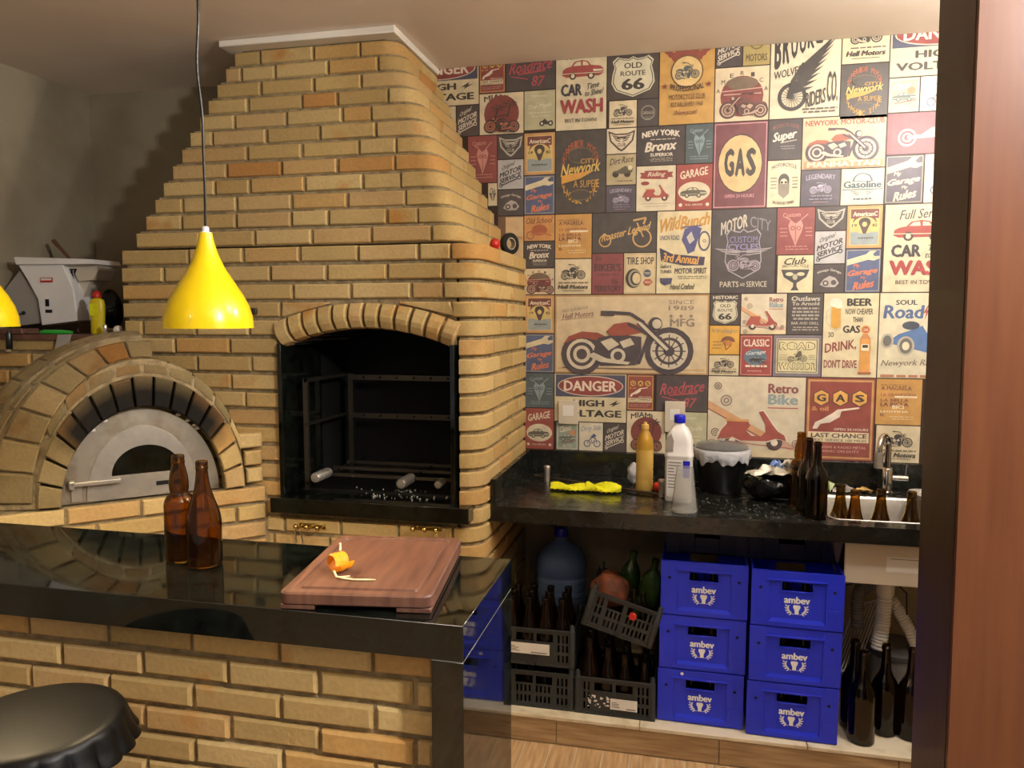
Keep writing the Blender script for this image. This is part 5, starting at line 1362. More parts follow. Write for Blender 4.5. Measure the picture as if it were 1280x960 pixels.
# ------------------------------------------------------------------ black slotted crates
def black_crate(label, loc, rz=0, sticker=None, group='black slotted crates', rot=None, w=.147, h=.142, d=.125):
    t = thing('plastic_crate', label, 'crate', loc, rz, group)
    if rot: t.rotation_euler = rot
    b = B(); holes = [(.070, h-.050, .138, h-.018), (.146, h-.050, .214, h-.018)]
    cols = [.030, .046, .232, .248, .264] if w > .14 else [.03, .046, .212, .228, .244]
    holes = [(a, h-.050, a+.008, h-.018) for a in cols]+holes
    solid = sticker is not None
    for r_ in range(2):
        z0 = .018+r_*.040
        if solid and r_ >= 0: use = [c for c in cols if c > .2 or c < .06]
        else: use = cols+[.074, .090, .106, .122, .150, .166, .182, .198]
        for c in use:
            if c+.008 < 2*w-.02: holes.append((c, z0, c+.008, z0+.028))
    for y in (-d, d-.005): grid_wall(b, 2*w, h, .005, holes, Matrix.Translation((-w, y, 0)))
    Ms = Matrix.Translation((-w, d, 0)) @ Matrix.Rotation(-PI/2, 4, 'Z'); Mt = Matrix.Translation((w-.005, d, 0)) @ Matrix.Rotation(-PI/2, 4, 'Z')
    sh_ = [(x, z, x+.010, z+.028) for x in [.03+.02*i for i in range(9)] for z in (.018, .058)]
    grid_wall(b, 2*d, h, .005, sh_, Ms); grid_wall(b, 2*d, h, .005, sh_, Mt)
    b.box(-w, -d, 0, w, d, .004)
    b.box(-w-.003, -d-.005, h-.008, w+.003, -d, h); b.box(-w-.003, -d-.004, 0, w+.003, -d, .008); b.box(-.004, -d-.004, 0, .004, -d, h)
    obj('crate_body', b, 'crate_black', t)
    for sx in (-1, 1):
        for sy in (-1, 1):
            obj('corner_post', B().lathe([(.011, 0), (.012, .004), (.012, h), (.009, h+.004), (.0085, h+.018), (.006, h+.023), (.001, h+.025)], 12, Matrix.Translation((sx*(w-.008), sy*(d-.006), 0))), 'crate_black', t, smooth=True)
    if sticker:
        x0, z0, x1, z1 = sticker
        lb = obj('paper_label', B().box(x0, -d-.0062, z0, x1, -d-.0055, z1), 'label_white', t)
        b = B(); W = x1-x0; H = z1-z0; rnd = random.Random(3)
        for i in range(4): b.box(x0+W*.06, -d-.0066, z0+H*(.62-.14*i), x0+W*(.20+rnd.random()*.25), -d-.0062, z0+H*(.68-.14*i))
        b.box(x0+W*.60, -d-.0066, z0+H*.10, x0+W*.95, -d-.0062, z0+H*.2)
        obj('label_print', b, 'label_ink', lb)
    return t
BX1, BX2, BYc = -.538, -.232, 2.76+.128
black_crate('black slotted crate with plain slotted front at the bottom, nearest the bar end', (BX1, BYc, PZ))
black_crate('black slotted crate with a wide white label, second from the floor nearest the bar end', (BX1+.002, BYc, PZ+.168), sticker=(-.125, .044, .055, .086))
black_crate('black slotted crate with a torn white label standing beside the blue crates', (BX2, BYc-.004, PZ), R(-1), sticker=(-.015, .030, .085, .072))
b = B(); rnd = random.Random(5)
for i in range(26):
    x = -.10+rnd.random()*.075; z = .030+rnd.random()*.045; s_ = .003+rnd.random()*.008; b.box(x, -.1312, z, x+s_, -.1306, z+s_*.7)
tc_ = [o for o in COL.objects if o.get('label', '').startswith('black slotted crate with a torn')][0]
obj('torn_label_scraps', b, 'label_white', tc_)
fc = black_crate('black slotted crate tilted on top of the bottles, filled with bags and green bottles', (-.2320, BYc+.005, .4225), rot=(R(2), R(16), 0), w=.133, h=.142)
# bottles in the black crates
k = 0
for cx, cy, z, n_, sc_ in ((BX1, BYc, PZ+.005, 2, .70), (BX1, BYc, PZ+.173, 3, 1.0), (BX2, BYc, PZ+.005, 3, 1.0)):
    for i in range(4):
        for j in range(n_):
            x = cx-.102+.068*i+random.uniform(-.004, .004); y = cy-.085+.068*j+random.uniform(-.004, .004)
            rw = ('front', 'second', 'back')[j]; cl = ('first', 'second', 'third', 'fourth')[i]
            if n_ == 2: lbl, gp = f'bottle in the bottom crate by the bar end, {rw} row, {cl} from left', 'bottles in the bottom left black crate'; me, s_ = M_DARK, .70
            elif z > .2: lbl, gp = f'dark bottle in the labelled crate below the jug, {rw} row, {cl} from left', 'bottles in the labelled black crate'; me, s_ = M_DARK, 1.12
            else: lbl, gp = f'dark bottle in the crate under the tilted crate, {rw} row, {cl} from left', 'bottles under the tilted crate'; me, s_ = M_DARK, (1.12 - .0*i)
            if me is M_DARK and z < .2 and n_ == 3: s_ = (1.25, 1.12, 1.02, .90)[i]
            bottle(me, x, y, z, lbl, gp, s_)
# contents of the tilted crate
b = B(); rnd = random.Random(11)
b.ball((0, 0, 0), .075, 20, (1.0, .85, .95))
b.v = [v*(1+.07*math.sin(v.x*60+v.z*45)+.05*math.sin(v.y*80+v.z*70)) for v in b.v]
o = obj('red_sack', b, 'red_sack', None, (-.262, BYc-.02, .56), smooth=True); tag(o, 'lumpy brownish-red sack in the tilted black crate', 'bag')
GB = [(.02, 0), (.038, .006), (.042, .02), (.042, .14), (.038, .165), (.026, .19), (.014, .21), (.012, .232)]
def pet(x, y, z, rot, lb, m='green_plastic', cap='white_plastic', sc=1):
    t = thing('plastic_bottle', lb, 'bottle', (x, y, z)); t.rotation_euler = rot; t.scale = (sc,)*3
    obj('bottle_body', B().lathe([(.001, 0)]+GB, 20, caps=False), m, t, smooth=True)
    obj('bottle_cap', B().lathe([(.0145, .228), (.0150, .232), (.0150, .246), (.013, .248)], 16), cap, t, smooth=True)
    return t
pet(-.138, BYc+.075, .425, (R(6), R(10), 0), 'green plastic bottle standing at the back of the tilted crate', cap='green_plastic')
pet(-.215, BYc+.085, .445, (R(2), R(8), 0), 'green plastic bottle standing right behind the red sack in the tilted crate', cap='green_plastic', sc=.98)
pet(-.205, BYc+.16-.05, .470, (R(88), R(5), R(8)), 'clear plastic bottle lying with its round base against the front of the tilted crate', 'clear_plastic', sc=.8)
pet(-.155, BYc+.145-.04, .475, (R(84), 0, R(-4)), 'bottle with red cap poking through the hand hole of the tilted crate', 'green_plastic', 'red_plastic', .95)
for i, (dx, dz) in enumerate(((.06, 0), (.095, -.012))):
    bottle(M_DARK, BX2+dx, BYc-.07, .415+dz, 'dark small bottle at the right end of the tilted crate, the %s one of two' % ('left', 'right')[i], 'dark bottles in the tilted crate', .78)
# large water jug behind the black crates, on a hidden stand
sj = thing('crate_stand', 'dark upturned crate behind the black crates that carries the water jug', 'crate', (-.50, 3.185, PZ))
obj('stand_body', B().box(-.125, -.13, 0, .125, .13, .24), 'crate_black', sj, bevel=.006)
jg = thing('water_jug', 'large ribbed blue water jug with pump cap behind the bottle crates', 'jug', (-.505, 3.175, PZ+.2405))
pj_ = [(.09, 0), (.108, .006)]
for i in range(5): pj_ += [(.110, .012+.030*i), (.110, .026+.030*i), (.104, .031+.030*i), (.104, .037+.030*i)]
pj_ += [(.110, .166), (.110, .195), (.104, .225), (.088, .252), (.062, .275), (.040, .290), (.028, .300), (.026, .345)]
obj('jug_body', shell_lathe(pj_, .002, 36), 'blue_water_plastic', jg, smooth=True)
obj('jug_cap', B().lathe([(.029, .318), (.030, .322), (.030, .352), (.020, .356)], 24), 'blue_cap', jg, smooth=True)
obj('pump_nozzle', B().lathe([(.012, .356), (.012, .378), (.022, .380), (.022, .392), (.001, .394)], 16).tube([(-.02, 0, .352), (-.05, 0, .36), (-.058, 0, .38), (-.045, 0, .395), (-.02, 0, .392)], .004, 8), 'black_plastic', jg, smooth=True)
o = obj('cable', B().tube([(-.47, 3.19, .84), (-.42, 3.25, .80), (-.36, 3.3, .755), (-.30, 3.33, .715), (-.25, 3.34, .66)], .005, 8), 'black_cable', smooth=True); tag(o, 'black cable sagging from the worktop behind the water jug', 'cable')
o = thing('wall_outlet', 'cream outlet plate on the wall under the worktop behind the jug', 'outlet', (-.455, YW-.0045, .74)); obj('plate', B().box(-.05, -.01, 0, .04, 0, .085), 'beige_plastic', o, bevel=.003)

# ------------------------------------------------------------------ loose bottles and plumbing at the right
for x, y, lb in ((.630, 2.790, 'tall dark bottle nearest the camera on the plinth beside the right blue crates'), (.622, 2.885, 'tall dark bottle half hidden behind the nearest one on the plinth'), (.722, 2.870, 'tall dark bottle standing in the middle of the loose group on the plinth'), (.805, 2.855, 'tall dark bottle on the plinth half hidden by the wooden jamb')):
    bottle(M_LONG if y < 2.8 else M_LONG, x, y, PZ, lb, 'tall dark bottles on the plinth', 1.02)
dp_ = thing('drain_pipe', 'white corrugated sink drain hoses under the basin', 'pipe', (.745, 2.985, .68))
def corr(pts, r, n, nm, m, par, off):
    # resample and corrugate
    P_ = [Vector(p)-off for p in pts]; out = []; rs = []
    seg = sum((b-a).length for a, b in zip(P_, P_[1:])); N_ = int(seg/.004)
    def bez(t):
        q = P_[:]
        while len(q) > 1: q = [a.lerp(b, t) for a, b in zip(q, q[1:])]
        return q[0]
    for i in range(N_+1): out.append(bez(i/N_)); rs.append(r*(1 if (i//1) % 3 else .84))
    obj(nm, B().tube(out, rs, 16), m, par, smooth=True)
off = Vector((.745, 2.985, .68))
obj('drain_funnel', B().lathe([(.060, .0), (.058, -.006), (.032, -.022), (.030, -.09), (.026, -.094)], 24, Matrix.Translation((-.015, -.03, 0))), 'white_hose', dp_, smooth=True)
corr([(.730, 2.955, .60), (.725, 2.95, .50), (.712, 2.94, .385)], .0275, 16, 'corrugated_hose', 'white_hose', dp_, off)
corr([(.76, 3.0, .56), (.80, 2.98, .50), (.85, 2.96, .42), (.87, 2.96, .30)], .022, 16, 'corrugated_hose', 'white_hose', dp_, off)
corr([(.70, 3.02, .58), (.64, 3.02, .62), (.65, 3.02, .52), (.655, 3.02, .43)], .024, 16, 'corrugated_hose', 'grey_hose', dp_, off)
o = obj('cable', B().tube([(.55, 3.0, .575), (.60, 2.99, .60), (.66, 2.98, .625), (.70, 2.985, .63)], .003, 8).tube([(.76, 2.96, .64), (.80, 2.95, .60), (.805, 2.95, .52)], .003, 8), 'black_cable', smooth=True); tag(o, 'thin black cable looping from the drain to the blue crates', 'cable')
bk = thing('waste_bucket', 'grey round-lidded bucket under the sink behind the tall bottles', 'bucket', (.80, 3.04, PZ))
obj('bucket_body', B().lathe([(.001, 0), (.085, 0), (.10, .22), (.102, .235)], 28, caps=False), 'grey_plastic', bk, smooth=True)
obj('bucket_lid', B().lathe([(.106, .232), (.110, .236), (.110, .252), (.10, .262), (.05, .272), (.001, .274)], 28, caps=False), 'dark_grey_plastic', bk, smooth=True)
rk = thing('wire_rack', 'white wire rack leaning against the wall behind the bottles', 'rack', (.585, 3.02, PZ)); rk.rotation_euler = (0, R(14), R(-20))
b = B(); b.tube([(-.05, 0, .12), (-.05, .15, .36), (.05, .15, .44), (.05, 0, .20)], .004, 6); b.tube([(.05, 0, .20), (-.05, 0, .12)], .004, 6)
for i in range(1, 10): b.tube([(-.05+.01*i, 0, .12+.008*i), (-.05+.01*i, .15, .36+.008*i)], .0018, 5)
b.tube([(-.05, 0, .12), (-.06, -.02, .004)], .004, 6); b.tube([(.05, 0, .20), (.02, -.02, .004)], .004, 6)
obj('wire_grid', b, 'white_plastic', rk, smooth=True)

# ------------------------------------------------------------------ things on the worktop
WT = .9005
def knob(x, y, lb):
    o = obj('steel_cup', B().lathe([(.001, 0), (.0135, .001), (.0125, .006), (.0125, .052), (.0145, .056), (.0145, .066), (.012, .069), (.001, .069)], 20, caps=False), 'satin_steel', None, (x, y, WT), smooth=True)
    tag(o, lb, 'cup')
knob(-.566, 3.165, 'small steel cylinder standing near the left corner of the worktop'); knob(-.080, 2.995, 'small steel cylinder standing beside the white bleach bottle')
rd = thing('knife_steel', 'long thin dark metal rod lying across the worktop under the yellow cloth', 'rod', (0, 0, 0))
p0 = Vector((-.635, 3.237, WT+.010)); p1 = Vector((-.05, 3.01-.03, WT+.008))
obj('rod', B().tube([p0, p0.lerp(p1, .5), p1], .0052, 10), 'dark_steel', rd, smooth=True)
obj('rod_tip', B().tube([p1, p1+(p1-p0).normalized()*.02], .0065, 10), 'chrome', rd, smooth=True)
# yellow cloth
b = B(); nx, ny = 46, 14; vs = []
for j in range(ny+1):
    for i in range(nx+1):
        u = i/nx; v = j/ny-.5; wv_ = .058*(.55+.35*math.sin(u*PI)**.5*(1 if u > .45 else .75)+.12*math.sin(u*9))
        x = -.525+.285*u; y = 3.02+v*wv_*1.0+.006*math.sin(u*14); z = WT+.003+(.034*(1 if u > .5 else .65))*max(0, 1-(2*v)**2)**.6*(.65+.35*math.sin(u*17+v*6))+.006*abs(math.sin(u*43+v*19))
        vs.append((x, y, z))
b.add(vs, [(j*(nx+1)+i, j*(nx+1)+i+1, (j+1)*(nx+1)+i+1, (j+1)*(nx+1)+i) for j in range(ny) for i in range(nx)])
o = obj('cleaning_cloth', b, 'yellow_cloth', smooth=True); tag(o, 'crumpled bright yellow cleaning cloth on the worktop', 'cloth'); md = o.modifiers.new('t', 'SOLIDIFY'); md.thickness = .003
# golden bottle
g = thing('oil_bottle', 'golden translucent plastic bottle standing left of the white bleach bottle', 'bottle', (-.152, 3.085, WT))
obj('bottle_body', B().lathe([(.001, 0), (.031, .001), (.034, .006), (.034, .045), (.0325, .05), (.034, .055), (.034, .085), (.0325, .09), (.034, .095), (.034, .135), (.034, .170)], 28, caps=False), 'gold_band', g, smooth=True)
obj('bottle_shoulder', B().lathe([(.034, .170), (.0335, .195), (.030, .215), (.021, .235), (.013, .247), (.012, .255)], 28, caps=False), 'gold_liquid', g, smooth=True)
obj('bottle_cap', B().lathe([(.0145, .252), (.0150, .256), (.0145, .270), (.007, .273), (.006, .280), (.001, .281)], 20, caps=False), 'gold_band', g, smooth=True)
# bleach bottle
g = thing('bleach_bottle', 'white handled bleach bottle with blue cap and grey label on the worktop', 'bottle', (-.016, 2.955, WT), R(-8))
b = B(); lv = [(.047, .033, .016, 0), (.050, .036, .018, .006), (.050, .036, .018, .165), (.0525, .039, .02, .172), (.0525, .039, .02, .18), (.050, .036, .02, .186), (.050, .036, .02, .225), (.045, .033, .02, .25), (.033, .027, .018, .275), (.020, .018, .012, .29), (.018, .017, .012, .300)]
vs = []; fs = []; m = 24
for x_, y_, r_, z_ in lv: vs += [(p[0], p[1], z_) for p in rr(x_, y_, r_)]
for j in range(len(lv)-1):
    for i in range(m): k = (i+1) % m; fs.append((j*m+i, j*m+k, (j+1)*m+k, (j+1)*m+i))
fs += [tuple(reversed(range(m))), tuple(range((len(lv)-1)*m, len(lv)*m))]; b.add(vs, fs)
obj('bottle_body', b, 'white_plastic', g, smooth=True)
obj('handle_recess', B().prism([(-.044, .192), (-.018, .192), (-.016, .235), (-.026, .262), (-.040, .245)], -.0372, -.0355), 'grey_plastic', g)
obj('bottle_cap', B().lathe([(.021, .300), (.022, .303), (.022, .326), (.019, .330)], 24), 'blue_cap', g, smooth=True)
lb_o = obj('bottle_label', B().box(-.040, -.0375, .020, .046, -.0365, .160), 'label_white', g)
b = B(); b.box(.020, -.0382, .095, .046, -.0376, .160); obj('label_patch', b, 'blue_cap', lb_o)
b = B(); rnd = random.Random(2)
for i in range(9): b.box(-.035, -.0382, .150-.012*i, -.035+.02+rnd.random()*.03, -.0376, .1535-.012*i)
obj('label_print', b, 'label_ink', lb_o)
# upturned clear cup
o = obj('plastic_cup', shell_lathe([(.0455, 0), (.0460, .003), (.0445, .012), (.034, .120), (.031, .150), (.0295, .160), (.001, .161)][:6], .0012, 32), 'clear_plastic', None, (.006, 2.790, WT), smooth=True); tag(o, 'tall clear plastic cup standing upside down at the worktop edge', 'cup')
# red packet and clear bag behind the golden bottle
def blob(name, c, r, sc, m, lb, cat, f=50, amp=.12, n=24):
    b = B(); b.ball((0, 0, 0), r, n, sc)
    b.v = [Vector((v.x, v.y, v.z))*(1+amp*math.sin(v.x*f*2+1)*math.cos(v.z*f*3)+amp*.6*math.sin(v.y*f*3+v.x*f)) for v in b.v]
    mz = min(v.z for v in b.v); b.v = [Vector((v.x, v.y, v.z-mz)) for v in b.v]
    o = obj(name, b, m, None, c, smooth=True); return tag(o, lb, cat)
blob('red_packet', (-.092, 3.075, WT), .026, (1.1, .8, .8), 'red_plastic', 'small shiny red packet behind the gap between the golden and white bottles', 'packet')
blob('clear_bag', (-.205, 3.19, WT), .032, (.8, .8, 1.3), 'bag_film', 'crumpled clear plastic bag behind the golden bottle', 'bag')
# black bucket with bag-covered lid
g = thing('trash_bin', 'black round bin with a clear lid and white plastic liner on the worktop', 'bin', (.150, 3.160, WT))
obj('bin_body', B().lathe([(.001, 0), (.078, .001), (.082, .008), (.100, .130), (.106, .165), (.108, .170)], 36, caps=False), 'black_plastic', g, smooth=True)
b = B(); n = 90; lv = [(.100, .176, 0), (.112, .172, .2), (.116, .160, .5), (.114, .140, 1.0), (.110, .128, 1.6)]; vs = []; fs = []
for j, (r_, z_, a_) in enumerate(lv):
    for i in range(n):
        t = 2*PI*i/n; wob = math.sin(t*11+j*.4)*.5+math.sin(t*23+1)*.35+math.sin(t*5)*.5
        vs.append(((r_+.004*a_*wob)*math.cos(t), (r_+.004*a_*wob)*math.sin(t), z_+.006*a_*math.sin(t*7+2)+.004*a_*math.sin(t*17)))
for j in range(len(lv)-1):
    for i in range(n): k = (i+1) % n; fs.append((j*n+i, j*n+k, (j+1)*n+k, (j+1)*n+i))
b.add(vs, fs); obj('plastic_liner', b, 'bag_film', g, smooth=True)
obj('bin_lid', B().lathe([(.106, .176), (.107, .182), (.092, .192), (.03, .200), (.012, .202), (.012, .214), (.001, .215)], 36, caps=False), 'clear_plastic', g, smooth=True)
# rubbish bag with papers
blob('rubbish_bag', (.335, 3.05, WT), .095, (1.15, .85, .62), 'dark_bag', 'shiny black rubbish bag with papers on the worktop', 'bag', 22, .10, 32)
def crumple(name, c, w_, d_, h_, m, lb, cat, seed, rot=0):
    rnd = random.Random(seed); b = B(); n = 7; vs = []
    for j in range(n):
        for i in range(n):
            u, v = i/(n-1)-.5, j/(n-1)-.5; vs.append((u*w_+rnd.uniform(-.1, .1)*w_, v*d_+rnd.uniform(-.1, .1)*d_, rnd.uniform(0, h_)*(1-abs(u))))
    mz = min(v[2] for v in vs); vs = [(v[0], v[1], v[2]-mz) for v in vs]
    b.add(vs, [(j*n+i, j*n+i+1, (j+1)*n+i+1, (j+1)*n+i) for j in range(n-1) for i in range(n-1)])
    o = obj(name, b, m, None, c); o.rotation_euler = (0, 0, rot); md = o.modifiers.new('t', 'SOLIDIFY'); md.thickness = .0015; return tag(o, lb, cat)
crumple('crumpled_paper', (.330, 3.00, 1.005), .17, .09, .045, 'paper', 'crumpled white paper sheet lying on the black rubbish bag', 'paper', 4, .3)
crumple('crumpled_paper', (.285, 3.02, .985), .07, .05, .03, 'green_paper', 'pale yellowish paper scrap at the left of the rubbish bag', 'paper', 9, .8)
crumple('crumpled_tissue', (.350, 3.02, 1.030), .045, .04, .035, 'blue_paper', 'small crumpled blue tissue on top of the rubbish bag', 'tissue', 12)
crumple('crumpled_tissue', (.388, 3.03, 1.030), .06, .05, .04, 'paper', 'white tissue beside the blue tissue on the rubbish bag', 'tissue', 15)
# brown bottles clustered
for x, y, me, lb in ((.4250, 2.965, M_BULGE, 'brown bottle at the back left of the cluster on the worktop'), (.440, 2.885, M_LONG, 'brown bottle in the middle of the cluster on the worktop'), (.455, 2.795, M_LONG, 'wet brown bottle at the front of the cluster beside the sink')):
    bottle(me, x, y, WT, lb, 'brown bottles clustered left of the sink', .94 if me is M_BULGE else .84)
dr_ = B(); rnd = random.Random(8)
for i in range(150):
    x = rnd.gauss(.24, .13); y = rnd.uniform(2.74, 3.0); r_ = rnd.uniform(.0012, .0035)
    if .05 < x < .48: dr_.lathe([(r_, 0), (r_*.9, r_*.4), (r_*.4, r_*.7), (.0001, r_*.75)], 8, Matrix.Translation((x, y, WT-.0003)), caps=False)
o = obj('water_drops', dr_, 'clear_plastic', smooth=True); tag(o, 'water drops scattered on the worktop before the bin and bag', 'water drops', kind='stuff')
# behind and in the sink
crumple('paper_packet', (.545, 3.235, WT+.001), .075, .05, .075, 'green_paper', 'white and green paper packet behind the bottle cluster', 'paper', 21, .4)
blob('dark_pouch', (.515, 3.215, WT), .045, (1.1, .6, .7), 'dark_bag', 'small dark pouch lying at the back left rim of the sink', 'bag', 40, .1)
crumple('orange_rind', (.700, 3.235, WT+.001), .06, .04, .03, 'gold_band', 'piece of yellow rind on the rim behind the sink', 'fruit', 27)
crumple('dish_rag', (.635, 3.235, WT+.001), .09, .05, .03, 'grey_plastic', 'small greyish rag on the rim behind the sink', 'cloth', 31)
SB = .7095
for x, y, me, lb in ((.560, 2.865, M_SLOPEG, 'brown bottle furthest left in the sink'), (.592, 2.895-.02, M_SLOPE, 'brown bottle overlapping the leftmost one in the sink'), (.672, 2.87, M_SLOPEG, 'greenish brown bottle alone in the middle of the sink'), (.748, 2.865, M_SLOPEG, 'brown bottle at the right of the sink beside the jamb')):
    o = bottle(me, x, y, SB, lb, 'brown bottles standing in the sink')
bpy.context.view_layer.update()
# move the two left bottles apart
for o in COL.objects:
    if o.get('label') == 'brown bottle furthest left in the sink': o.location = (.560, 2.93, SB)
    if o.get('label') == 'brown bottle overlapping the leftmost one in the sink': o.location = (.592, 2.845, SB)
    if o.get('label') == 'greenish brown bottle alone in the middle of the sink': o.location = (.685, 2.88, SB)
    if o.get('label') == 'brown bottle at the right of the sink beside the jamb': o.location = (.779, 2.862, SB)
g = thing('sink_tap', 'chrome gooseneck tap with side lever behind the sink', 'tap', (.795, 3.265, WT))
obj('tap_body', B().lathe([(.028, 0), (.028, .006), (.021, .010), (.021, .095), (.018, .100), (.001, .1005)], 24, caps=False), 'chrome', g, smooth=True)
pts = [(0, 0, .09), (0, 0, .16)]+[(-.0-.045*(1-math.cos(R(a)))*.6, -.045*(1-math.cos(R(a))), .19+.045*math.sin(R(a))) for a in range(0, 181, 15)]
e = pts[-1]; pts += [(e[0], e[1], e[2]-.02)]
obj('spout', B().tube(pts, .0115, 14), 'chrome', g, smooth=True)
obj('spout_head', B().tube([(e[0], e[1], e[2]-.015), (e[0]-.002, e[1]-.002, e[2]-.075)], .0165, 16), 'satin_steel', g, smooth=True)
obj('lever', B().tube([(.018, 0, .060), (.075, 0, .060)], .012, 14).tube([(.066, 0, .060), (.070, 0, .115)], .004, 8), 'chrome', g, smooth=True)
g = thing('plate_stack', 'grey oval dish resting on the right rim of the sink', 'dish', (.925, 3.075, WT+.003))
obj('dish', B().lathe([(.03, 0), (.085, .012), (.098, .030), (.102, .032), (.098, .034), (.082, .018), (.03, .006)], 32, Matrix.Rotation(R(8), 4, 'Y'), caps=True), 'grey_plastic', g, smooth=True)

# ------------------------------------------------------------------ things on the ledge of the hood
o = blob('red_ball', (-.728, 2.905, 1.8585), .020, (1, 1.2, 1.15), 'red_plastic', 'small red rubber ball on the brick ledge at the hood corner', 'ball', 30, .03)
g = thing('tape_roll', 'black tape roll standing on its edge on the brick ledge against the posters', 'tape', (-.722, 3.13, 1.8585+.045)); 
obj('roll', B().lathe([(.025, -.011), (.044, -.011), (.045, -.009), (.045, .009), (.044, .011), (.025, .011), (.025, -.011)], 32, Matrix.Rotation(PI/2, 4, 'X') @ Matrix.Rotation(0, 4, 'Y'), caps=False), 'black_plastic', g, smooth=True)
obj('roll_core', B().lathe([(.021, -.0115), (.025, -.0115), (.025, .0115), (.021, .0115), (.021, -.0115)], 28, Matrix.Rotation(PI/2, 4, 'X'), caps=False), 'satin_steel', g)
g.rotation_euler = (0, 0, R(55))
# switch on the brick front right of the pendant
o = obj('metal_bracket', B().box(-.008, -.014, -.012, .03, 0, .012), 'dark_steel', None, (-1.60, FY-.001, 1.622), bevel=.002); tag(o, 'small dark metal bracket on the brick front beside the pendant lamp', 'bracket')

# ------------------------------------------------------------------ things on the left ledge
LZ = 1.5305
g = thing('slicing_machine', 'white household slicing machine with grey side body on the left brick ledge', 'machine', (0, 0, 0))
def P2(u, v, Y): q = at(u, v, 'y', Y); return (q.x, q.z)
Yf = 2.78
fr_ = [P2(u, v, Yf) for u, v in ((18, 324), (76, 326), (92, 362), (97, 401), (52, 407), (47, 374), (34, 350))]
obj('front_panel', B().prism(fr_, Yf, Yf+.10), 'white_plastic', g, bevel=.004)
hd = [P2(u, v, Yf-.01) for u, v in ((17, 321), (115, 324), (118, 330), (20, 331))]
obj('top_rim', B().prism(hd, Yf-.012, Yf+.15), 'white_plastic', g, bevel=.003)
ck = [P2(u, v, Yf+.03) for u, v in ((76, 330), (118, 330), (123, 337), (116, 350), (98, 352), (92, 340))]
obj('side_chute', B().prism(ck, Yf+.03, Yf+.14), 'beige_plastic', g, bevel=.002)
ck = [P2(u, v, Yf+.05) for u, v in ((92, 351), (113, 350), (104, 372), (94, 370))]
obj('chute_foot', B().prism(ck, Yf+.05, Yf+.12), 'beige_plastic', g, bevel=.002)
sd_ = [P2(u, v, Yf+.02) for u, v in ((24, 338), (46, 372), (50, 404), (4, 410), (-8, 400), (-2, 372))]
obj('side_body', B().prism(sd_, Yf+.02, Yf+.16), 'grey_plastic', g, bevel=.004)
b = B()
for u0, v0, u1, v1 in ((57, 374, 61, 383), (57, 387, 65, 391)):
    a_ = P2(u0, v1, Yf-.001); c_ = P2(u1, v0, Yf-.001); b.box(a_[0], Yf-.002, a_[1], c_[0], Yf-.0005, c_[1])
a_ = P2(77, 352, Yf+.028); c_ = P2(94, 337, Yf+.028)
obj('switches', b, 'soot_black', g)
b = B(); q = [P2(u, v, Yf+.028) for u, v in ((75, 336), (96, 336), (90, 350), (83, 350))]; b.prism(q, Yf+.026, Yf+.03); obj('chute_opening', b, 'soot_black', g)
b = B()
for i in range(4): x0 = P2(80+4*i, 345, Yf+.026); b.box(x0[0], Yf+.022, x0[1]-.012, x0[0]+.004, Yf+.025, x0[1]+.026)
obj('chute_ribs', b, 'grey_plastic', g)
a_ = P2(51, 353, Yf); c_ = P2(66, 347, Yf)
bb = obj('badge', B().box(a_[0], Yf-.003, a_[1], c_[0], Yf-.001, c_[1]), 'red_plastic', g)
obj('badge_rim', B().box(a_[0]+.004, Yf-.0036, a_[1]+.008, c_[0]-.004, Yf-.003, c_[1]-.003), 'label_white', bb)
o = obj('cable', B().tube([(P2(26, 391, Yf)[0], Yf+.012, P2(26, 391, Yf)[1]), (P2(20, 396, Yf)[0], Yf-.01, P2(20, 396, Yf)[1]), (P2(14, 407, Yf)[0], Yf-.02, LZ+.004)], .0035, 8).ball(Vector((P2(26, 391, Yf)[0], Yf+.014, P2(26, 391, Yf)[1])), .008, 8), 'black_cable', g, smooth=True)
# yellow squeeze bottle
x_ = at(123, 412, 'y', 2.70).x
g = thing('polish_bottle', 'yellow plastic bottle with red cap at the right end of the left ledge', 'bottle', (x_, 2.70, LZ))
obj('bottle_body', B().lathe([(.001, 0), (.030, .001), (.032, .008), (.030, .05), (.033, .09), (.034, .12), (.029, .140), (.014, .148), (.013, .15)], 24, Matrix.Diagonal((1, .65, 1, 1)), caps=False), 'yellow_label', g, smooth=True)
obj('bottle_cap', B().lathe([(.017, .149), (.018, .152), (.016, .168), (.009, .176), (.001, .178)], 18, caps=False), 'red_plastic', g, smooth=True)
obj('bottle_label', B().box(-.020, -.0235, .075, .020, -.0205, .125), 'yellow_cloth', g, bevel=.003)
g = thing('knife', 'knife with a green handle lying at the edge of the left ledge', 'knife', (at(52, 407, 'y', 2.63).x, 2.625, LZ+.008))
obj('knife_handle', B().tube([(.0, 0, 0), (.02, -.002, .001), (.10, -.004, .001), (.15, 0, 0)], [.007, .010, .010, .006], 12), 'green_handle', g, smooth=True)
obj('knife_blade', B().slab([(-.10, .006), (0, -.004), (0, .010), (-.10, .010)], -.001, .001), 'satin_steel', g)
o = blob('black_bag', (at(137, 400, 'y', 2.86).x-.02, 2.88, LZ), .085, (.75, .6, 1.05), 'dark_bag', 'crumpled black bag behind the yellow bottle on the left ledge', 'bag', 22, .08, 28)
g = thing('duct_tape_strip', 'strip of grey tape hanging from the left ledge over the oven bricks', 'tape', (0, 0, 0))
q = [(at(72, 418, 'y', FY-.02)), (at(89, 418, 'y', FY-.02)), (at(82, 440, 'y', FY-.03)), (at(67, 443, 'y', FY-.03))]
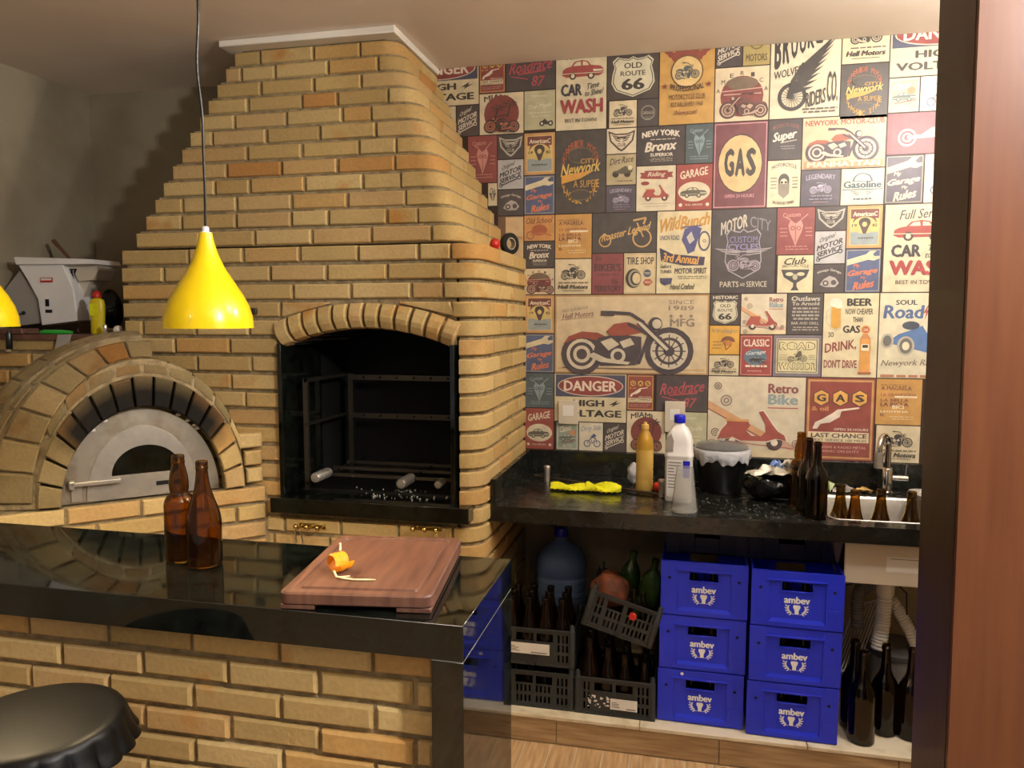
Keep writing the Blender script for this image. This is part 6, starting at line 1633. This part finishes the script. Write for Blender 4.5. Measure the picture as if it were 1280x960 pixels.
b = B(); b.add([tuple(v) for v in q]+[(v.x, v.y+.003, v.z) for v in q], [(0, 1, 2, 3), (7, 6, 5, 4), (0, 4, 5, 1), (1, 5, 6, 2), (2, 6, 7, 3), (3, 7, 4, 0)]); obj('tape_strip', b, 'grey_plastic', g)
g = thing('small_light', 'small black hanging clip light with bright tip below the left ledge', 'light', (at(13, 432, 'y', FY-.03).x, FY-.035, at(13, 428, 'y', FY-.03).z))
obj('light_body', B().lathe([(.010, -.03), (.013, -.025), (.012, .03), (.008, .045)], 14), 'black_plastic', g, smooth=True)
obj('light_tip', B().lathe([(.001, -.040), (.016, -.036), (.011, -.028)], 14, caps=False), 'chrome', g, smooth=True)
o = obj('wooden_block', B().box(0, 0, 0, .16, .09, .022), 'board_wood', None, (at(0, 410, 'y', 2.62).x-.05, 2.615, LZ+.0005), bevel=.003); tag(o, 'reddish wooden block at the far left of the brick ledge', 'wood')
g = thing('wooden_spoon', 'wooden spoon handle leaning up behind the white machine', 'spoon', (at(88, 322, 'y', 2.98).x, 2.97, LZ))
p_ = at(67, 301, 'y', 2.99); 
obj('spoon_handle', B().tube([(.03, 0, .002), (.0, .0, at(88, 322, 'y', 2.98).z-LZ), (p_.x-g.location.x, .02, p_.z-LZ)], [.007, .007, .010], 10), 'board_wood', g, smooth=True)
o = obj('rolling_pin', B().lathe([(.006, 0), (.009, .004), (.010, .10), (.012, .11), (.012, .13)], 14, Matrix.Rotation(PI/2, 4, 'Y')), 'wood_tile', None, (at(122, 390, 'y', 2.8).x, 2.79, LZ+.052), smooth=True)
tag(o, 'short pale wooden handle lying behind the yellow bottle', 'handle'); o.location.z = LZ+.0135
g = thing('grey_motor', 'dark grey motor part behind the slicing machine at the far left', 'motor', (at(8, 350, 'y', 2.95).x, 2.98, LZ))
obj('motor_body', B().lathe([(.05, 0), (.055, .01), (.055, .22), (.04, .27), (.02, .29)], 24), 'dark_grey_plastic', g, smooth=True)
obj('motor_knob', B().lathe([(.001, 0), (.018, .0), (.016, .03), (.001, .032)], 16, Matrix.Translation((.02, -.055, .16)) @ Matrix.Rotation(PI/2, 4, 'X'), caps=False), 'white_plastic', g, smooth=True)
o = blob('garlic_bulb', (at(148, 402, 'y', 2.66).x-.004, 2.66, LZ), .018, (1, 1, 1), 'paper', 'small pale round bulb beside the yellow bottle on the ledge', 'vegetable', 30, .03)
g = thing('salt_shaker', 'tiny chrome shaker at the foot of the yellow bottle', 'shaker', (at(133, 410, 'y', 2.64).x, 2.635, LZ))
obj('shaker_body', B().lathe([(.009, 0), (.010, .003), (.008, .02), (.010, .035), (.006, .042)], 16), 'chrome', g, smooth=True)
